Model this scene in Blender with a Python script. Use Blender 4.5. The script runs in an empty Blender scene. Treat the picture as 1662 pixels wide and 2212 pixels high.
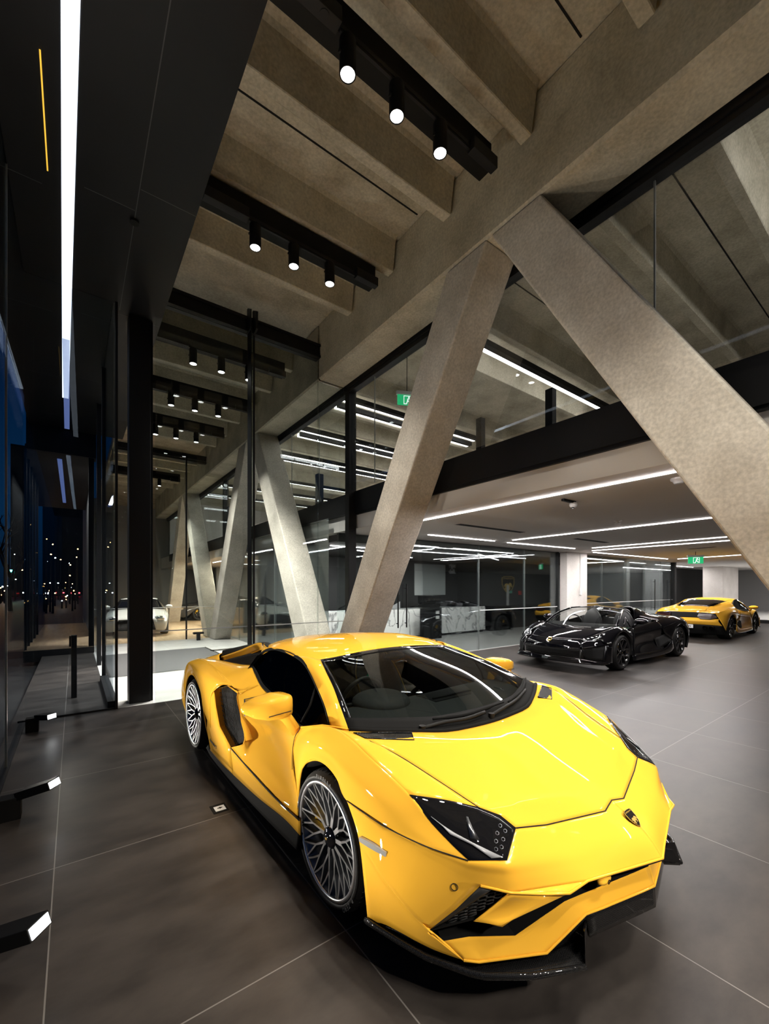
import bpy, bmesh, math, random
from mathutils import Vector, Matrix
random.seed(7)
scene = bpy.context.scene
COL = scene.collection
PI = math.pi

# ------------------------------------------------------------------ objects
def tag(o, label=None, cat=None, group=None, kind=None):
    if label: o['label'] = label
    if cat: o['category'] = cat
    if group: o['group'] = group
    if kind: o['kind'] = kind
    return o

def thing(name, label, cat, loc=(0, 0, 0), rotz=0.0, group=None):
    o = bpy.data.objects.new(name, None)
    o.empty_display_size = 0.1
    COL.objects.link(o)
    o.location = loc
    o.rotation_euler = (0, 0, rotz)
    return tag(o, label, cat, group)

class MB:
    """collects faces of one mesh"""
    def __init__(s): s.v = []; s.f = []; s.sm = []
    def add(s, vs, fs, smooth=False, M=None):
        b = len(s.v)
        for p in vs:
            p = Vector(p)
            if M is not None: p = M @ p
            s.v.append(tuple(p))
        for f in fs:
            s.f.append(tuple(i + b for i in f)); s.sm.append(smooth)
        return s
    def box(s, x0, x1, y0, y1, z0, z1, M=None):
        vs = [(x0,y0,z0),(x1,y0,z0),(x1,y1,z0),(x0,y1,z0),(x0,y0,z1),(x1,y0,z1),(x1,y1,z1),(x0,y1,z1)]
        fs = [(3,2,1,0),(4,5,6,7),(0,1,5,4),(1,2,6,5),(2,3,7,6),(3,0,4,7)]
        return s.add(vs, fs, False, M)
    def prism(s, poly, axis, a, b, M=None):
        """poly: 2D points; axis 'x','y','z' extruded from a to b"""
        def P(p, h):
            if axis == 'x': return (h, p[0], p[1])
            if axis == 'y': return (p[0], h, p[1])
            return (p[0], p[1], h)
        n = len(poly)
        vs = [P(p, a) for p in poly] + [P(p, b) for p in poly]
        fs = [tuple(range(n-1, -1, -1)), tuple(range(n, 2*n))]
        for i in range(n):
            j = (i+1) % n
            fs.append((i, j, n+j, n+i))
        return s.add(vs, fs, False, M)
    def cyl(s, p0, p1, r0, r1=None, n=20, caps=True, smooth=True):
        if r1 is None: r1 = r0
        p0 = Vector(p0); p1 = Vector(p1)
        d = (p1-p0).normalized()
        u = d.orthogonal().normalized(); w = d.cross(u)
        vs = []
        for p, r in ((p0, r0), (p1, r1)):
            for i in range(n):
                a = 2*PI*i/n
                vs.append(p + r*(math.cos(a)*u + math.sin(a)*w))
        fs = [(i, (i+1) % n, n+(i+1) % n, n+i) for i in range(n)]
        s.add(vs, fs, smooth)
        if caps:
            s.add(vs[:n], [tuple(range(n-1, -1, -1))]); s.add(vs[n:], [tuple(range(n))])
        return s
    def tube(s, pts, r, n=8, closed=False, caps=True, flat=None):
        """tube along polyline; r may be list"""
        pts = [Vector(p) for p in pts]
        m = len(pts)
        rs = r if isinstance(r, (list, tuple)) else [r]*m
        prev = None; rings = []
        for i, p in enumerate(pts):
            if closed: d = pts[(i+1) % m]-pts[i-1]
            elif i == 0: d = pts[1]-pts[0]
            elif i == m-1: d = pts[-1]-pts[-2]
            else: d = pts[i+1]-pts[i-1]
            d.normalize()
            if prev is None: u = d.orthogonal().normalized()
            else:
                u = prev-d*prev.dot(d)
                u = u.normalized() if u.length > 1e-6 else d.orthogonal().normalized()
            prev = u
            w = d.cross(u)
            rings.append([p+rs[i]*(math.cos(2*PI*k/n)*u+math.sin(2*PI*k/n)*w) for k in range(n)])
        vs = [q for ring in rings for q in ring]
        fs = []
        for i in range(m if closed else m-1):
            j = (i+1) % m
            for k in range(n):
                fs.append((i*n+k, i*n+(k+1) % n, j*n+(k+1) % n, j*n+k))
        if caps and not closed:
            fs.append(tuple(range(n-1, -1, -1))); fs.append(tuple((m-1)*n+k for k in range(n)))
        return s.add(vs, fs, True)
    def lathe(s, prof, n=48, axis='z', M=None, closed=False):
        """prof: (r, h) list revolved about axis"""
        vs = []
        for r, h in prof:
            for i in range(n):
                a = 2*PI*i/n
                c, q = r*math.cos(a), r*math.sin(a)
                vs.append((c, q, h) if axis == 'z' else ((c, h, q) if axis == 'y' else (h, c, q)))
        fs = []
        m = len(prof)
        for i in range(m if closed else m-1):
            j = (i+1) % m
            for k in range(n):
                fs.append((i*n+k, i*n+(k+1) % n, j*n+(k+1) % n, j*n+k))
        return s.add(vs, fs, True, M)
    def grid(s, G, smooth=True, flip=False):
        nu = len(G); nv = len(G[0])
        vs = [p for row in G for p in row]
        fs = []
        for i in range(nu-1):
            for j in range(nv-1):
                q = (i*nv+j, i*nv+j+1, (i+1)*nv+j+1, (i+1)*nv+j)
                fs.append(tuple(reversed(q)) if flip else q)
        return s.add(vs, fs, smooth)
    def ell(s, c, r, nu=20, nv=12, M=None):
        prof = []
        vs = []; fs = []
        for i in range(nv+1):
            t = PI*i/nv
            for k in range(nu):
                a = 2*PI*k/nu
                vs.append((c[0]+r[0]*math.sin(t)*math.cos(a), c[1]+r[1]*math.sin(t)*math.sin(a), c[2]+r[2]*math.cos(t)))
        for i in range(nv):
            for k in range(nu):
                fs.append((i*nu+k, (i+1)*nu+k, (i+1)*nu+(k+1) % nu, i*nu+(k+1) % nu))
        return s.add(vs, fs, True, M)
    def mesh(s, name):
        me = bpy.data.meshes.new(name)
        me.from_pydata(s.v, [], s.f)
        me.polygons.foreach_set('use_smooth', s.sm)
        me.update()
        return me
    def build(s, name, mat, parent=None, label=None, cat=None, group=None, kind=None, weld=False, recalc=False):
        me = s.mesh(name)
        if weld or recalc:
            bm = bmesh.new(); bm.from_mesh(me)
            if weld: bmesh.ops.remove_doubles(bm, verts=bm.verts, dist=1e-4)
            if recalc: bmesh.ops.recalc_face_normals(bm, faces=bm.faces)
            bm.to_mesh(me); bm.free()
        if mat: me.materials.append(mat)
        o = bpy.data.objects.new(name, me)
        COL.objects.link(o)
        if parent: o.parent = parent
        return tag(o, label, cat, group, kind)

def bevel(o, w=0.006, seg=2):
    m = o.modifiers.new('bevel', 'BEVEL'); m.width = w; m.segments = seg; m.limit_method = 'ANGLE'; m.angle_limit = math.radians(40)
    return o

def text_mesh(txt, size, depth, name, mat, parent=None, M=None, align='CENTER', bold=0.0, shear=0.0, space=1.0):
    cu = bpy.data.curves.new(name+'_c', 'FONT')
    cu.body = txt; cu.size = size; cu.extrude = depth; cu.align_x = align; cu.align_y = 'CENTER'
    cu.offset = bold; cu.shear = shear; cu.space_character = space; cu.resolution_u = 3
    to = bpy.data.objects.new(name+'_t', cu)
    COL.objects.link(to)
    bpy.context.view_layer.update()
    dg = bpy.context.evaluated_depsgraph_get()
    me = bpy.data.meshes.new_from_object(to.evaluated_get(dg))
    bpy.data.objects.remove(to); 
    if M is not None: me.transform(M)
    me.materials.clear(); me.materials.append(mat)
    o = bpy.data.objects.new(name, me)
    COL.objects.link(o)
    if parent: o.parent = parent
    return o

def copy_tree(o, parent=None):
    c = o.copy(); COL.objects.link(c)
    if parent: c.parent = parent
    for ch in list(o.children): copy_tree(ch, c)
    return c

# ------------------------------------------------------------------ curves and surfaces
def cr(p0, p1, p2, p3, t):
    return 0.5*((2*p1)+(-p0+p2)*t+(2*p0-5*p1+4*p2-p3)*t*t+(-p0+3*p1-3*p2+p3)*t**3)

def curve(pts, n, smooth=True):
    """n+1 samples, uniform in control parameter"""
    P = [Vector(p) for p in pts]
    m = len(P)-1
    out = []
    for i in range(n+1):
        x = m*i/n
        k = min(int(x), m-1); t = x-k
        if smooth and m > 1:
            a = P[k-1] if k > 0 else 2*P[0]-P[1]
            d = P[k+2] if k+2 <= m else 2*P[m]-P[m-1]
            out.append(cr(a, P[k], P[k+1], d, t))
        else:
            out.append(P[k].lerp(P[k+1], t))
    return out

def resample(pts, n):
    L = [0.0]
    for a, b in zip(pts, pts[1:]): L.append(L[-1]+(b-a).length)
    out = []; k = 0
    for i in range(n+1):
        x = L[-1]*i/n
        while k < len(pts)-2 and L[k+1] < x: k += 1
        d = L[k+1]-L[k]
        out.append(pts[k].lerp(pts[k+1], 0 if d < 1e-9 else min(1, max(0, (x-L[k])/d))))
    return out

def loft(G, su=6, sv=6, lin_u=False, lin_v=False):
    """G[i][j] control points -> dense grid; rows i use u, columns j use v"""
    rows = [curve(r, (len(r)-1)*sv, not lin_v) for r in G]
    out = []
    cols = list(zip(*rows))
    cols2 = [curve(c, (len(c)-1)*su, not lin_u) for c in cols]
    return [list(r) for r in zip(*cols2)]

def coons(c0, c1, d0, d1, bulge=0.0, bdir=None):
    """c0,c1 sampled u (n+1) ; d0,d1 sampled v (m+1)"""
    n = len(c0)-1; m = len(d0)-1
    G = []
    for j in range(m+1):
        v = j/m; row = []
        for i in range(n+1):
            u = i/n
            p = (1-v)*c0[i]+v*c1[i]+(1-u)*d0[j]+u*d1[j] \
                - ((1-u)*(1-v)*c0[0]+u*(1-v)*c0[n]+(1-u)*v*c1[0]+u*v*c1[n])
            if bulge:
                p = p+Vector(bdir)*(bulge*16*u*(1-u)*v*(1-v))
            row.append(p)
        G.append(row)
    return G
# ------------------------------------------------------------------ materials
def nodes(name):
    m = bpy.data.materials.new(name); m.use_nodes = True
    nt = m.node_tree
    b = nt.nodes.get('Principled BSDF')
    return m, nt, b

def setp(b, **k):
    names = {'base': 'Base Color', 'rough': 'Roughness', 'metal': 'Metallic', 'spec': 'Specular IOR Level', 'coat': 'Coat Weight',
             'coatr': 'Coat Roughness', 'emit': 'Emission Color', 'emits': 'Emission Strength', 'trans': 'Transmission Weight', 'alpha': 'Alpha', 'ior': 'IOR'}
    for q, v in k.items():
        s = b.inputs[names[q]]
        if q in ('base', 'emit'): v = (v[0], v[1], v[2], 1)
        s.default_value = v

def plain(name, base, rough=0.5, metal=0.0, **k):
    m, nt, b = nodes(name)
    setp(b, base=base, rough=rough, metal=metal, **k)
    return m

def emis(name, col, s):
    m, nt, b = nodes(name)
    setp(b, base=(0.02, 0.02, 0.02), emit=col, emits=s)
    return m

def mottled(name, c1, c2, scale=3.0, rough=0.6, bump=0.0, detail=6.0, spread=(0.35, 0.7), fine=0.0, stretch=(1, 1, 1), rvar=0.0, spec=0.5, coord='Position'):
    m, nt, b = nodes(name)
    N = nt.nodes; L = nt.links
    if coord == 'Position':
        g = N.new('ShaderNodeNewGeometry'); src = g.outputs['Position']
    else:
        g = N.new('ShaderNodeTexCoord'); src = g.outputs['Object']
    mp = N.new('ShaderNodeMapping'); mp.inputs['Scale'].default_value = stretch
    L.new(src, mp.inputs['Vector'])
    n = N.new('ShaderNodeTexNoise'); n.inputs['Scale'].default_value = scale; n.inputs['Detail'].default_value = detail; n.inputs['Roughness'].default_value = 0.6
    L.new(mp.outputs['Vector'], n.inputs['Vector'])
    r = N.new('ShaderNodeValToRGB')
    r.color_ramp.elements[0].position = spread[0]; r.color_ramp.elements[0].color = (*c1, 1)
    r.color_ramp.elements[1].position = spread[1]; r.color_ramp.elements[1].color = (*c2, 1)
    L.new(n.outputs['Fac'], r.inputs['Fac'])
    out = r.outputs['Color']
    if fine:
        n2 = N.new('ShaderNodeTexNoise'); n2.inputs['Scale'].default_value = scale*22; n2.inputs['Detail'].default_value = 3
        L.new(mp.outputs['Vector'], n2.inputs['Vector'])
        mr = N.new('ShaderNodeMapRange'); mr.inputs['To Min'].default_value = 1-fine; mr.inputs['To Max'].default_value = 1+fine
        mr.inputs['From Min'].default_value = 0.3; mr.inputs['From Max'].default_value = 0.7
        L.new(n2.outputs['Fac'], mr.inputs['Value'])
        mx = N.new('ShaderNodeMix'); mx.data_type = 'RGBA'; mx.blend_type = 'MULTIPLY'; mx.inputs[0].default_value = 1.0
        L.new(out, mx.inputs[6]); L.new(mr.outputs['Result'], mx.inputs[7])
        out = mx.outputs[2]
    L.new(out, b.inputs['Base Color'])
    setp(b, rough=rough, spec=spec)
    if rvar:
        mr2 = N.new('ShaderNodeMapRange'); mr2.inputs['To Min'].default_value = rough-rvar; mr2.inputs['To Max'].default_value = rough+rvar
        L.new(n.outputs['Fac'], mr2.inputs['Value']); L.new(mr2.outputs['Result'], b.inputs['Roughness'])
    if bump:
        bp = N.new('ShaderNodeBump'); bp.inputs['Strength'].default_value = bump; bp.inputs['Distance'].default_value = 0.01
        L.new(n.outputs['Fac'], bp.inputs['Height']); L.new(bp.outputs['Normal'], b.inputs['Normal'])
    return m

def tiles(name, c1, c2, grout, x0, dx, y0, dy, w, rough, rvar=0.05, spec=0.5):
    m, nt, b = nodes(name)
    N = nt.nodes; L = nt.links
    g = N.new('ShaderNodeNewGeometry')
    sx = N.new('ShaderNodeSeparateXYZ'); L.new(g.outputs['Position'], sx.inputs[0])
    def line(sock, o, d):
        a = N.new('ShaderNodeMath'); a.operation = 'SUBTRACT'; L.new(sock, a.inputs[0]); a.inputs[1].default_value = o
        q = N.new('ShaderNodeMath'); q.operation = 'DIVIDE'; L.new(a.outputs[0], q.inputs[0]); q.inputs[1].default_value = d
        f = N.new('ShaderNodeMath'); f.operation = 'ROUND'; L.new(q.outputs[0], f.inputs[0])
        e = N.new('ShaderNodeMath'); e.operation = 'SUBTRACT'; L.new(q.outputs[0], e.inputs[0]); L.new(f.outputs[0], e.inputs[1])
        ab = N.new('ShaderNodeMath'); ab.operation = 'ABSOLUTE'; L.new(e.outputs[0], ab.inputs[0])
        lt = N.new('ShaderNodeMath'); lt.operation = 'LESS_THAN'; L.new(ab.outputs[0], lt.inputs[0]); lt.inputs[1].default_value = w/d/2
        fl = N.new('ShaderNodeMath'); fl.operation = 'FLOOR'; L.new(q.outputs[0], fl.inputs[0])
        return lt.outputs[0], fl.outputs[0]
    lx, ix = line(sx.outputs[0], x0, dx); ly, iy = line(sx.outputs[1], y0, dy)
    mxl = N.new('ShaderNodeMath'); mxl.operation = 'MAXIMUM'; L.new(lx, mxl.inputs[0]); L.new(ly, mxl.inputs[1])
    # per tile random offset to the stone pattern
    cb = N.new('ShaderNodeCombineXYZ'); L.new(ix, cb.inputs[0]); L.new(iy, cb.inputs[1])
    wn = N.new('ShaderNodeTexWhiteNoise'); L.new(cb.outputs[0], wn.inputs['Vector'])
    sc = N.new('ShaderNodeVectorMath'); sc.operation = 'SCALE'; L.new(wn.outputs['Color'], sc.inputs[0]); sc.inputs['Scale'].default_value = 9.0
    ad = N.new('ShaderNodeVectorMath'); ad.operation = 'ADD'; L.new(sc.outputs[0], ad.inputs[0]); L.new(g.outputs['Position'], ad.inputs[1])
    mp = N.new('ShaderNodeMapping'); mp.inputs['Scale'].default_value = (1.0, 2.0, 1.0); mp.inputs['Rotation'].default_value = (0, 0, 0.5)
    L.new(ad.outputs[0], mp.inputs['Vector'])
    n = N.new('ShaderNodeTexNoise'); n.inputs['Scale'].default_value = 1.7; n.inputs['Detail'].default_value = 7; n.inputs['Roughness'].default_value = 0.62
    L.new(mp.outputs[0], n.inputs['Vector'])
    r = N.new('ShaderNodeValToRGB')
    r.color_ramp.elements[0].position = 0.33; r.color_ramp.elements[0].color = (*c1, 1)
    r.color_ramp.elements[1].position = 0.68; r.color_ramp.elements[1].color = (*c2, 1)
    L.new(n.outputs['Fac'], r.inputs['Fac'])
    mx = N.new('ShaderNodeMix'); mx.data_type = 'RGBA'
    L.new(mxl.outputs[0], mx.inputs[0]); L.new(r.outputs['Color'], mx.inputs[6]); mx.inputs[7].default_value = (*grout, 1)
    L.new(mx.outputs[2], b.inputs['Base Color'])
    mr = N.new('ShaderNodeMapRange'); mr.inputs['To Min'].default_value = rough-rvar; mr.inputs['To Max'].default_value = rough+rvar
    L.new(n.outputs['Fac'], mr.inputs['Value']); L.new(mr.outputs['Result'], b.inputs['Roughness'])
    setp(b, spec=spec)
    return m

def glass(name, tint=(1, 1, 1), refl=1.0, rough=0.0, base=0.04):
    """thin architectural glass: clear with a mirror sheen that grows at grazing angles"""
    m = bpy.data.materials.new(name); m.use_nodes = True
    nt = m.node_tree; N = nt.nodes; L = nt.links
    for n in list(N): N.remove(n)
    o = N.new('ShaderNodeOutputMaterial')
    tr = N.new('ShaderNodeBsdfTransparent'); tr.inputs[0].default_value = (*tint, 1)
    gl = N.new('ShaderNodeBsdfGlossy'); gl.inputs['Roughness'].default_value = rough; gl.inputs['Color'].default_value = (0.9, 0.93, 0.95, 1)
    fr = N.new('ShaderNodeFresnel'); fr.inputs['IOR'].default_value = 1.5
    mu = N.new('ShaderNodeMath'); mu.operation = 'MULTIPLY'; mu.inputs[1].default_value = refl; mu.use_clamp = True
    L.new(fr.outputs[0], mu.inputs[0])
    mx = N.new('ShaderNodeMixShader')
    L.new(mu.outputs[0], mx.inputs[0]); L.new(tr.outputs[0], mx.inputs[1]); L.new(gl.outputs[0], mx.inputs[2])
    L.new(mx.outputs[0], o.inputs[0])
    return m

def marble(name):
    m, nt, b = nodes(name)
    N = nt.nodes; L = nt.links
    g = N.new('ShaderNodeNewGeometry')
    mp = N.new('ShaderNodeMapping'); mp.inputs['Rotation'].default_value = (0.0, 0.7, 0.0); mp.inputs['Scale'].default_value = (1.0, 1.0, 0.45)
    L.new(g.outputs['Position'], mp.inputs['Vector'])
    n = N.new('ShaderNodeTexNoise'); n.inputs['Scale'].default_value = 1.4; n.inputs['Detail'].default_value = 9; n.inputs['Distortion'].default_value = 1.2
    L.new(mp.outputs[0], n.inputs['Vector'])
    a = N.new('ShaderNodeMath'); a.operation = 'SUBTRACT'; L.new(n.outputs['Fac'], a.inputs[0]); a.inputs[1].default_value = 0.5
    ab = N.new('ShaderNodeMath'); ab.operation = 'ABSOLUTE'; L.new(a.outputs[0], ab.inputs[0])
    r = N.new('ShaderNodeValToRGB')
    r.color_ramp.elements[0].position = 0.0; r.color_ramp.elements[0].color = (0.25, 0.25, 0.25, 1)
    r.color_ramp.elements[1].position = 0.03; r.color_ramp.elements[1].color = (0.78, 0.77, 0.75, 1)
    L.new(ab.outputs[0], r.inputs['Fac']); L.new(r.outputs['Color'], b.inputs['Base Color'])
    setp(b, rough=0.2)
    return m

def carbon(name):
    m, nt, b = nodes(name)
    N = nt.nodes; L = nt.links
    g = N.new('ShaderNodeTexCoord')
    c = N.new('ShaderNodeTexChecker'); c.inputs['Scale'].default_value = 220
    c.inputs['Color1'].default_value = (0.005, 0.005, 0.005, 1); c.inputs['Color2'].default_value = (0.011, 0.011, 0.012, 1)
    L.new(g.outputs['Object'], c.inputs['Vector']); L.new(c.outputs['Color'], b.inputs['Base Color'])
    setp(b, rough=0.45, coat=0.8, coatr=0.0, spec=0.05)
    return m

M = {}
M['yellow'] = plain('yellow_paint', (0.88, 0.462, 0.042), 0.5, 0.0, coat=1.0, coatr=0.02, spec=0.0)
M['blackpaint'] = plain('black_paint', (0.003, 0.003, 0.004), 0.4, 0.0, coat=1.0, coatr=0.0, spec=0.0)
M['matblack'] = plain('matte_black_plastic', (0.007, 0.007, 0.007), 0.6, spec=0.2)
M['void'] = plain('dark_recess', (0.003, 0.003, 0.003), 0.9)
M['gloss'] = plain('gloss_black', (0.004, 0.004, 0.005), 0.4, 0.0, coat=1.0, coatr=0.0, spec=0.0)
M['lampglass'] = plain('headlight_lens', (0.006, 0.006, 0.007), 0.3, 0.0, coat=1.0, coatr=0.0, spec=0.0)
M['carbon'] = carbon('carbon_fibre')
M['rubber'] = plain('tyre_rubber', (0.010, 0.010, 0.010), 0.6, spec=0.35)
M['rubbertext'] = plain('tyre_lettering', (0.10, 0.10, 0.10), 0.6)
M['silver'] = plain('machined_alloy', (0.78, 0.79, 0.82), 0.30, 1.0)
M['alloyside'] = plain('grey_alloy_flank', (0.27, 0.275, 0.29), 0.35, 1.0)
M['disc'] = plain('brake_disc_metal', (0.18, 0.18, 0.19), 0.45, 0.9)
M['darkalloy'] = plain('black_alloy', (0.012, 0.012, 0.013), 0.25, 0.4, coat=1.0, coatr=0.05)
M['caliper'] = plain('yellow_caliper', (0.75, 0.42, 0.01), 0.35, coat=0.8)
M['drl'] = plain('pale_light_guide', (0.30, 0.31, 0.33), 0.25, spec=0.3)
M['mesh'] = plain('grey_mesh_plastic', (0.035, 0.035, 0.035), 0.4)
M['framegrey'] = plain('dark_grey_plastic', (0.022, 0.022, 0.022), 0.45)
M['trimblack'] = plain('soft_black_trim', (0.006, 0.006, 0.006), 0.8, spec=0.1)
M['chrome'] = plain('polished_metal', (0.8, 0.8, 0.8), 0.12, 1.0)
M['gold'] = plain('gold_metal', (0.75, 0.50, 0.13), 0.35, 0.8)
M['leather'] = plain('black_leather', (0.012, 0.012, 0.013), 0.5)
M['dash'] = plain('dashboard_suede', (0.035, 0.038, 0.040), 0.75)
M['ystitch'] = plain('yellow_piping', (0.85, 0.48, 0.02), 0.6)
M['carglass'] = glass('car_glass', (0.42, 0.46, 0.45), 1.0)
M['carglassdark'] = glass('tinted_car_glass', (0.16, 0.17, 0.17), 0.15)
M['carglassclear'] = glass('clear_car_glass', (0.8, 0.83, 0.82), 1.0)
M['taillens'] = plain('smoked_tail_lamp', (0.02, 0.003, 0.003), 0.4, coat=0.25, coatr=0.1, spec=0.1)
M['plate'] = plain('number_plate_face', (0.7, 0.7, 0.7), 0.4)
M['reflector'] = plain('clear_side_marker', (0.34, 0.34, 0.33), 0.2, coat=1.0)

M['concrete'] = mottled('concrete', (0.36, 0.325, 0.245), (0.64, 0.59, 0.465), 1.6, 0.75, 0.15, 9, (0.30, 0.70), 0.16, spec=0.25)
M['concrete2'] = mottled('concrete_column', (0.44, 0.405, 0.345), (0.70, 0.655, 0.575), 1.7, 0.7, 0.1, 9, (0.30, 0.70), 0.16, spec=0.3)
M['concretew'] = mottled('pale_concrete', (0.55, 0.52, 0.49), (0.68, 0.65, 0.62), 1.2, 0.7, 0.1, 8, (0.3, 0.72), 0.05, spec=0.3)
M['floor'] = tiles('dark_stone_tiles', (0.022, 0.019, 0.0175), (0.056, 0.048, 0.043), (0.17, 0.16, 0.15), -0.095, 1.163, 3.184, 1.425, 0.006, 0.40, 0.06, 0.28)
M['floorlight'] = tiles('pale_stone_tiles', (0.40, 0.40, 0.385), (0.52, 0.52, 0.50), (0.30, 0.30, 0.29), 0.92, 1.163, 6.86, 1.425, 0.006, 0.35, 0.05)
M['timber'] = mottled('timber_floor', (0.42, 0.29, 0.17), (0.60, 0.43, 0.27), 2.0, 0.3, 0, 4, (0.35, 0.65), 0.05, (6, 0.6, 1))
M['metalpanel'] = mottled('dark_soffit_panel', (0.0035, 0.0035, 0.0045), (0.005, 0.005, 0.006), 1.0, 0.45, 0, 2, spec=0.25)
M['steel'] = plain('black_steel', (0.006, 0.006, 0.007), 0.5, spec=0.3)
M['fixture'] = plain('black_fixture', (0.004, 0.004, 0.004), 0.6, spec=0.2)
M['plaster'] = mottled('white_plaster', (0.78, 0.75, 0.72), (0.82, 0.79, 0.76), 0.7, 0.8)
M['whitewall'] = plain('white_wall', (0.70, 0.70, 0.72), 0.7)
M['greywall'] = plain('grey_wall', (0.30, 0.30, 0.30), 0.6)
M['blackwall'] = plain('black_wall', (0.030, 0.030, 0.031), 0.45, spec=0.3)
M['board'] = plain('pale_screen', (0.62, 0.65, 0.64), 0.35)
M['marble'] = marble('white_marble')
M['glass'] = glass('clear_glass', (0.94, 0.97, 0.96), 0.8)
M['glassdark'] = glass('facade_glass', (0.90, 0.93, 0.95), 0.35)
M['glassbay'] = glass('bay_glass', (0.90, 0.93, 0.95), 0.9)
M['stripdim'] = emis('blue_dim_strip', (0.30, 0.42, 1.0), 0.34)  # faint glow in place of the white strip's reflection in the glass
M['glassupper'] = glass('upper_glass', (0.94, 0.95, 0.95), 0.22)
M['glasswest'] = glass('street_glass', (0.90, 0.93, 0.95), 0.12)
M['groove'] = plain('panel_groove', (0.05, 0.05, 0.052), 0.6)
M['glassedge'] = plain('glass_edge', (0.45, 0.55, 0.52), 0.2)
M['joint'] = plain('silicone_joint', (0.30, 0.32, 0.31), 0.5)
M['band'] = plain('frosted_band', (0.6, 0.62, 0.62), 0.5)
M['strip'] = emis('facade_light_strip', (0.80, 0.88, 1.0), 1.9)
M['led'] = emis('white_led_strip', (1.0, 0.93, 0.93), 14.0)
M['ledup'] = emis('white_batten', (1.0, 0.98, 0.96), 11.0)
M['spotlens'] = emis('spot_lens', (1.0, 0.97, 0.93), 14.0)
M['floodlens'] = emis('flood_lens', (0.95, 0.98, 1.0), 10.0)
M['green'] = emis('exit_sign_green', (0.02, 0.55, 0.20), 0.9)
M['whitelit'] = emis('exit_sign_white', (0.9, 1.0, 0.95), 1.3)
M['red'] = plain('red_call_point', (0.75, 0.04, 0.03), 0.4)
M['greenbtn'] = plain('green_button', (0.12, 0.55, 0.42), 0.4)
M['matgrille'] = plain('grille_mat', (0.12, 0.12, 0.12), 0.6)
M['white'] = plain('white_plastic', (0.75, 0.75, 0.74), 0.4)
M['asphalt'] = mottled('asphalt', (0.010, 0.010, 0.011), (0.02, 0.02, 0.02), 3, 0.5)
M['building'] = plain('dark_facade', (0.010, 0.011, 0.014), 0.7)
M['silvercar'] = plain('silver_paint', (0.55, 0.56, 0.57), 0.3, 0.6, coat=1.0)
M['coppercar'] = plain('copper_paint', (0.30, 0.20, 0.12), 0.3, 0.5, coat=1.0)
M['whitecar'] = plain('white_paint', (0.75, 0.74, 0.70), 0.3, coat=1.0)
M['darkcar'] = plain('graphite_paint', (0.03, 0.03, 0.032), 0.3, coat=1.0)
M['amber'] = emis('amber_strip', (1.0, 0.55, 0.05), 1.2)
# ------------------------------------------------------------------ room shell
def slab(name, x0, x1, y0, y1, z0, z1, mat, **k):
    return MB().box(x0, x1, y0, y1, z0, z1).build(name, mat, **k)
S = 'structure'
# floors: dark stone in the showroom, pale stone past the glass line, timber in the far showroom
floor = slab('floor', -0.62, 36, -7.0, 6.86, -0.2, 0.0, M['floor'], kind=S)
slab('floor_lobby', 0.40, 4.2, 6.86, 14.6, -0.2, 0.0, M['floorlight'], kind=S)
slab('floor_deli', 4.2, 36, 7.45, 14.6, -0.2, 0.0, M['floorlight'], kind=S)
slab('floor_margin', 4.2, 36, 6.86, 7.45, -0.2, 0.0, M['floor'], kind=S)
slab('floor_timber', 0.40, 36, 14.6, 30, -0.2, 0.0, M['timber'], kind=S)
slab('floor_forecourt', -0.62, 0.40, 6.86, 13.05, -0.2, 0.0, M['floor'], kind=S)
slab('floor_street', -75, 8, -40, 140, -0.4, -0.21, M['asphalt'], kind=S)
slab('floor_step', 25.7, 36, -7.0, 8.55, 0.0, 0.16, M['floorlight'], kind=S)
slab('baseboard_step', 25.66, 25.699, -7.0, 8.55, 0.0, 0.15, M['steel'], kind=S)

# concrete roof deck with downstand ribs
ceil = slab('ceiling', 1.04, 16.2, -7.0, 29.3, 6.46, 6.75, M['concrete'], kind=S)
for yj in (-0.26, 1.905, 4.066, 6.22, 8.53, 10.75, 12.95):
    MB().box(1.05, 3.54, yj-0.008, yj+0.008, 6.452, 6.461).build('deck_joint', M['void'], ceil)
    MB().box(4.15, 15.9, yj-0.008, yj+0.008, 6.452, 6.461).build('deck_joint', M['void'], ceil)
RIBS = [-3.0, -1.9, -0.8, 0.28, 1.325, 2.395, 3.475, 4.57, 5.64, 7.86, 8.98, 10.15, 11.2, 12.37, 13.5, 16.0, 17.1, 18.2, 19.3, 20.4]
for y in RIBS:
    prof = [(y-0.10, 6.47), (y-0.062, 6.42), (y, 6.035), (y+0.008, 6.027), (y+0.115, 6.027), (y+0.123, 6.035), (y+0.185, 6.42), (y+0.225, 6.47)]
    MB().prism(prof, 'x', 1.045, 3.535).build('rib', M['concrete'], ceil)
    MB().prism(prof, 'x', 4.15, 15.9).build('rib', M['concrete'], ceil)

# long truss beam in three cast lengths and its slanted legs
def beam(y0, y1, lab):
    c = 0.03
    p = [(3.58, 6.44), (3.58, 5.45+c), (3.58+c, 5.45), (4.12-c, 5.45), (4.12, 5.45+c), (4.12, 6.44)]
    o = MB().prism(p, 'y', y0, y1).build('concrete_beam', M['concrete'], None, lab, 'beam', 'cast concrete truss beams', recalc=True)
    return o
beam(-6.9, 6.83, 'long raw concrete edge beam above the yellow car, nearest of the row')
beam(6.87, 14.95, 'middle length of raw concrete edge beam, past the first black joint')
beam(14.99, 25.9, 'far length of raw concrete edge beam, past the second black joint')
for yj in (6.83, 14.95):
    slab('trim_1' if yj < 10 else 'trim_2', 3.60, 4.10, yj+0.001, yj+0.039, 5.46, 6.44, M['void'], kind=S)

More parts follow.
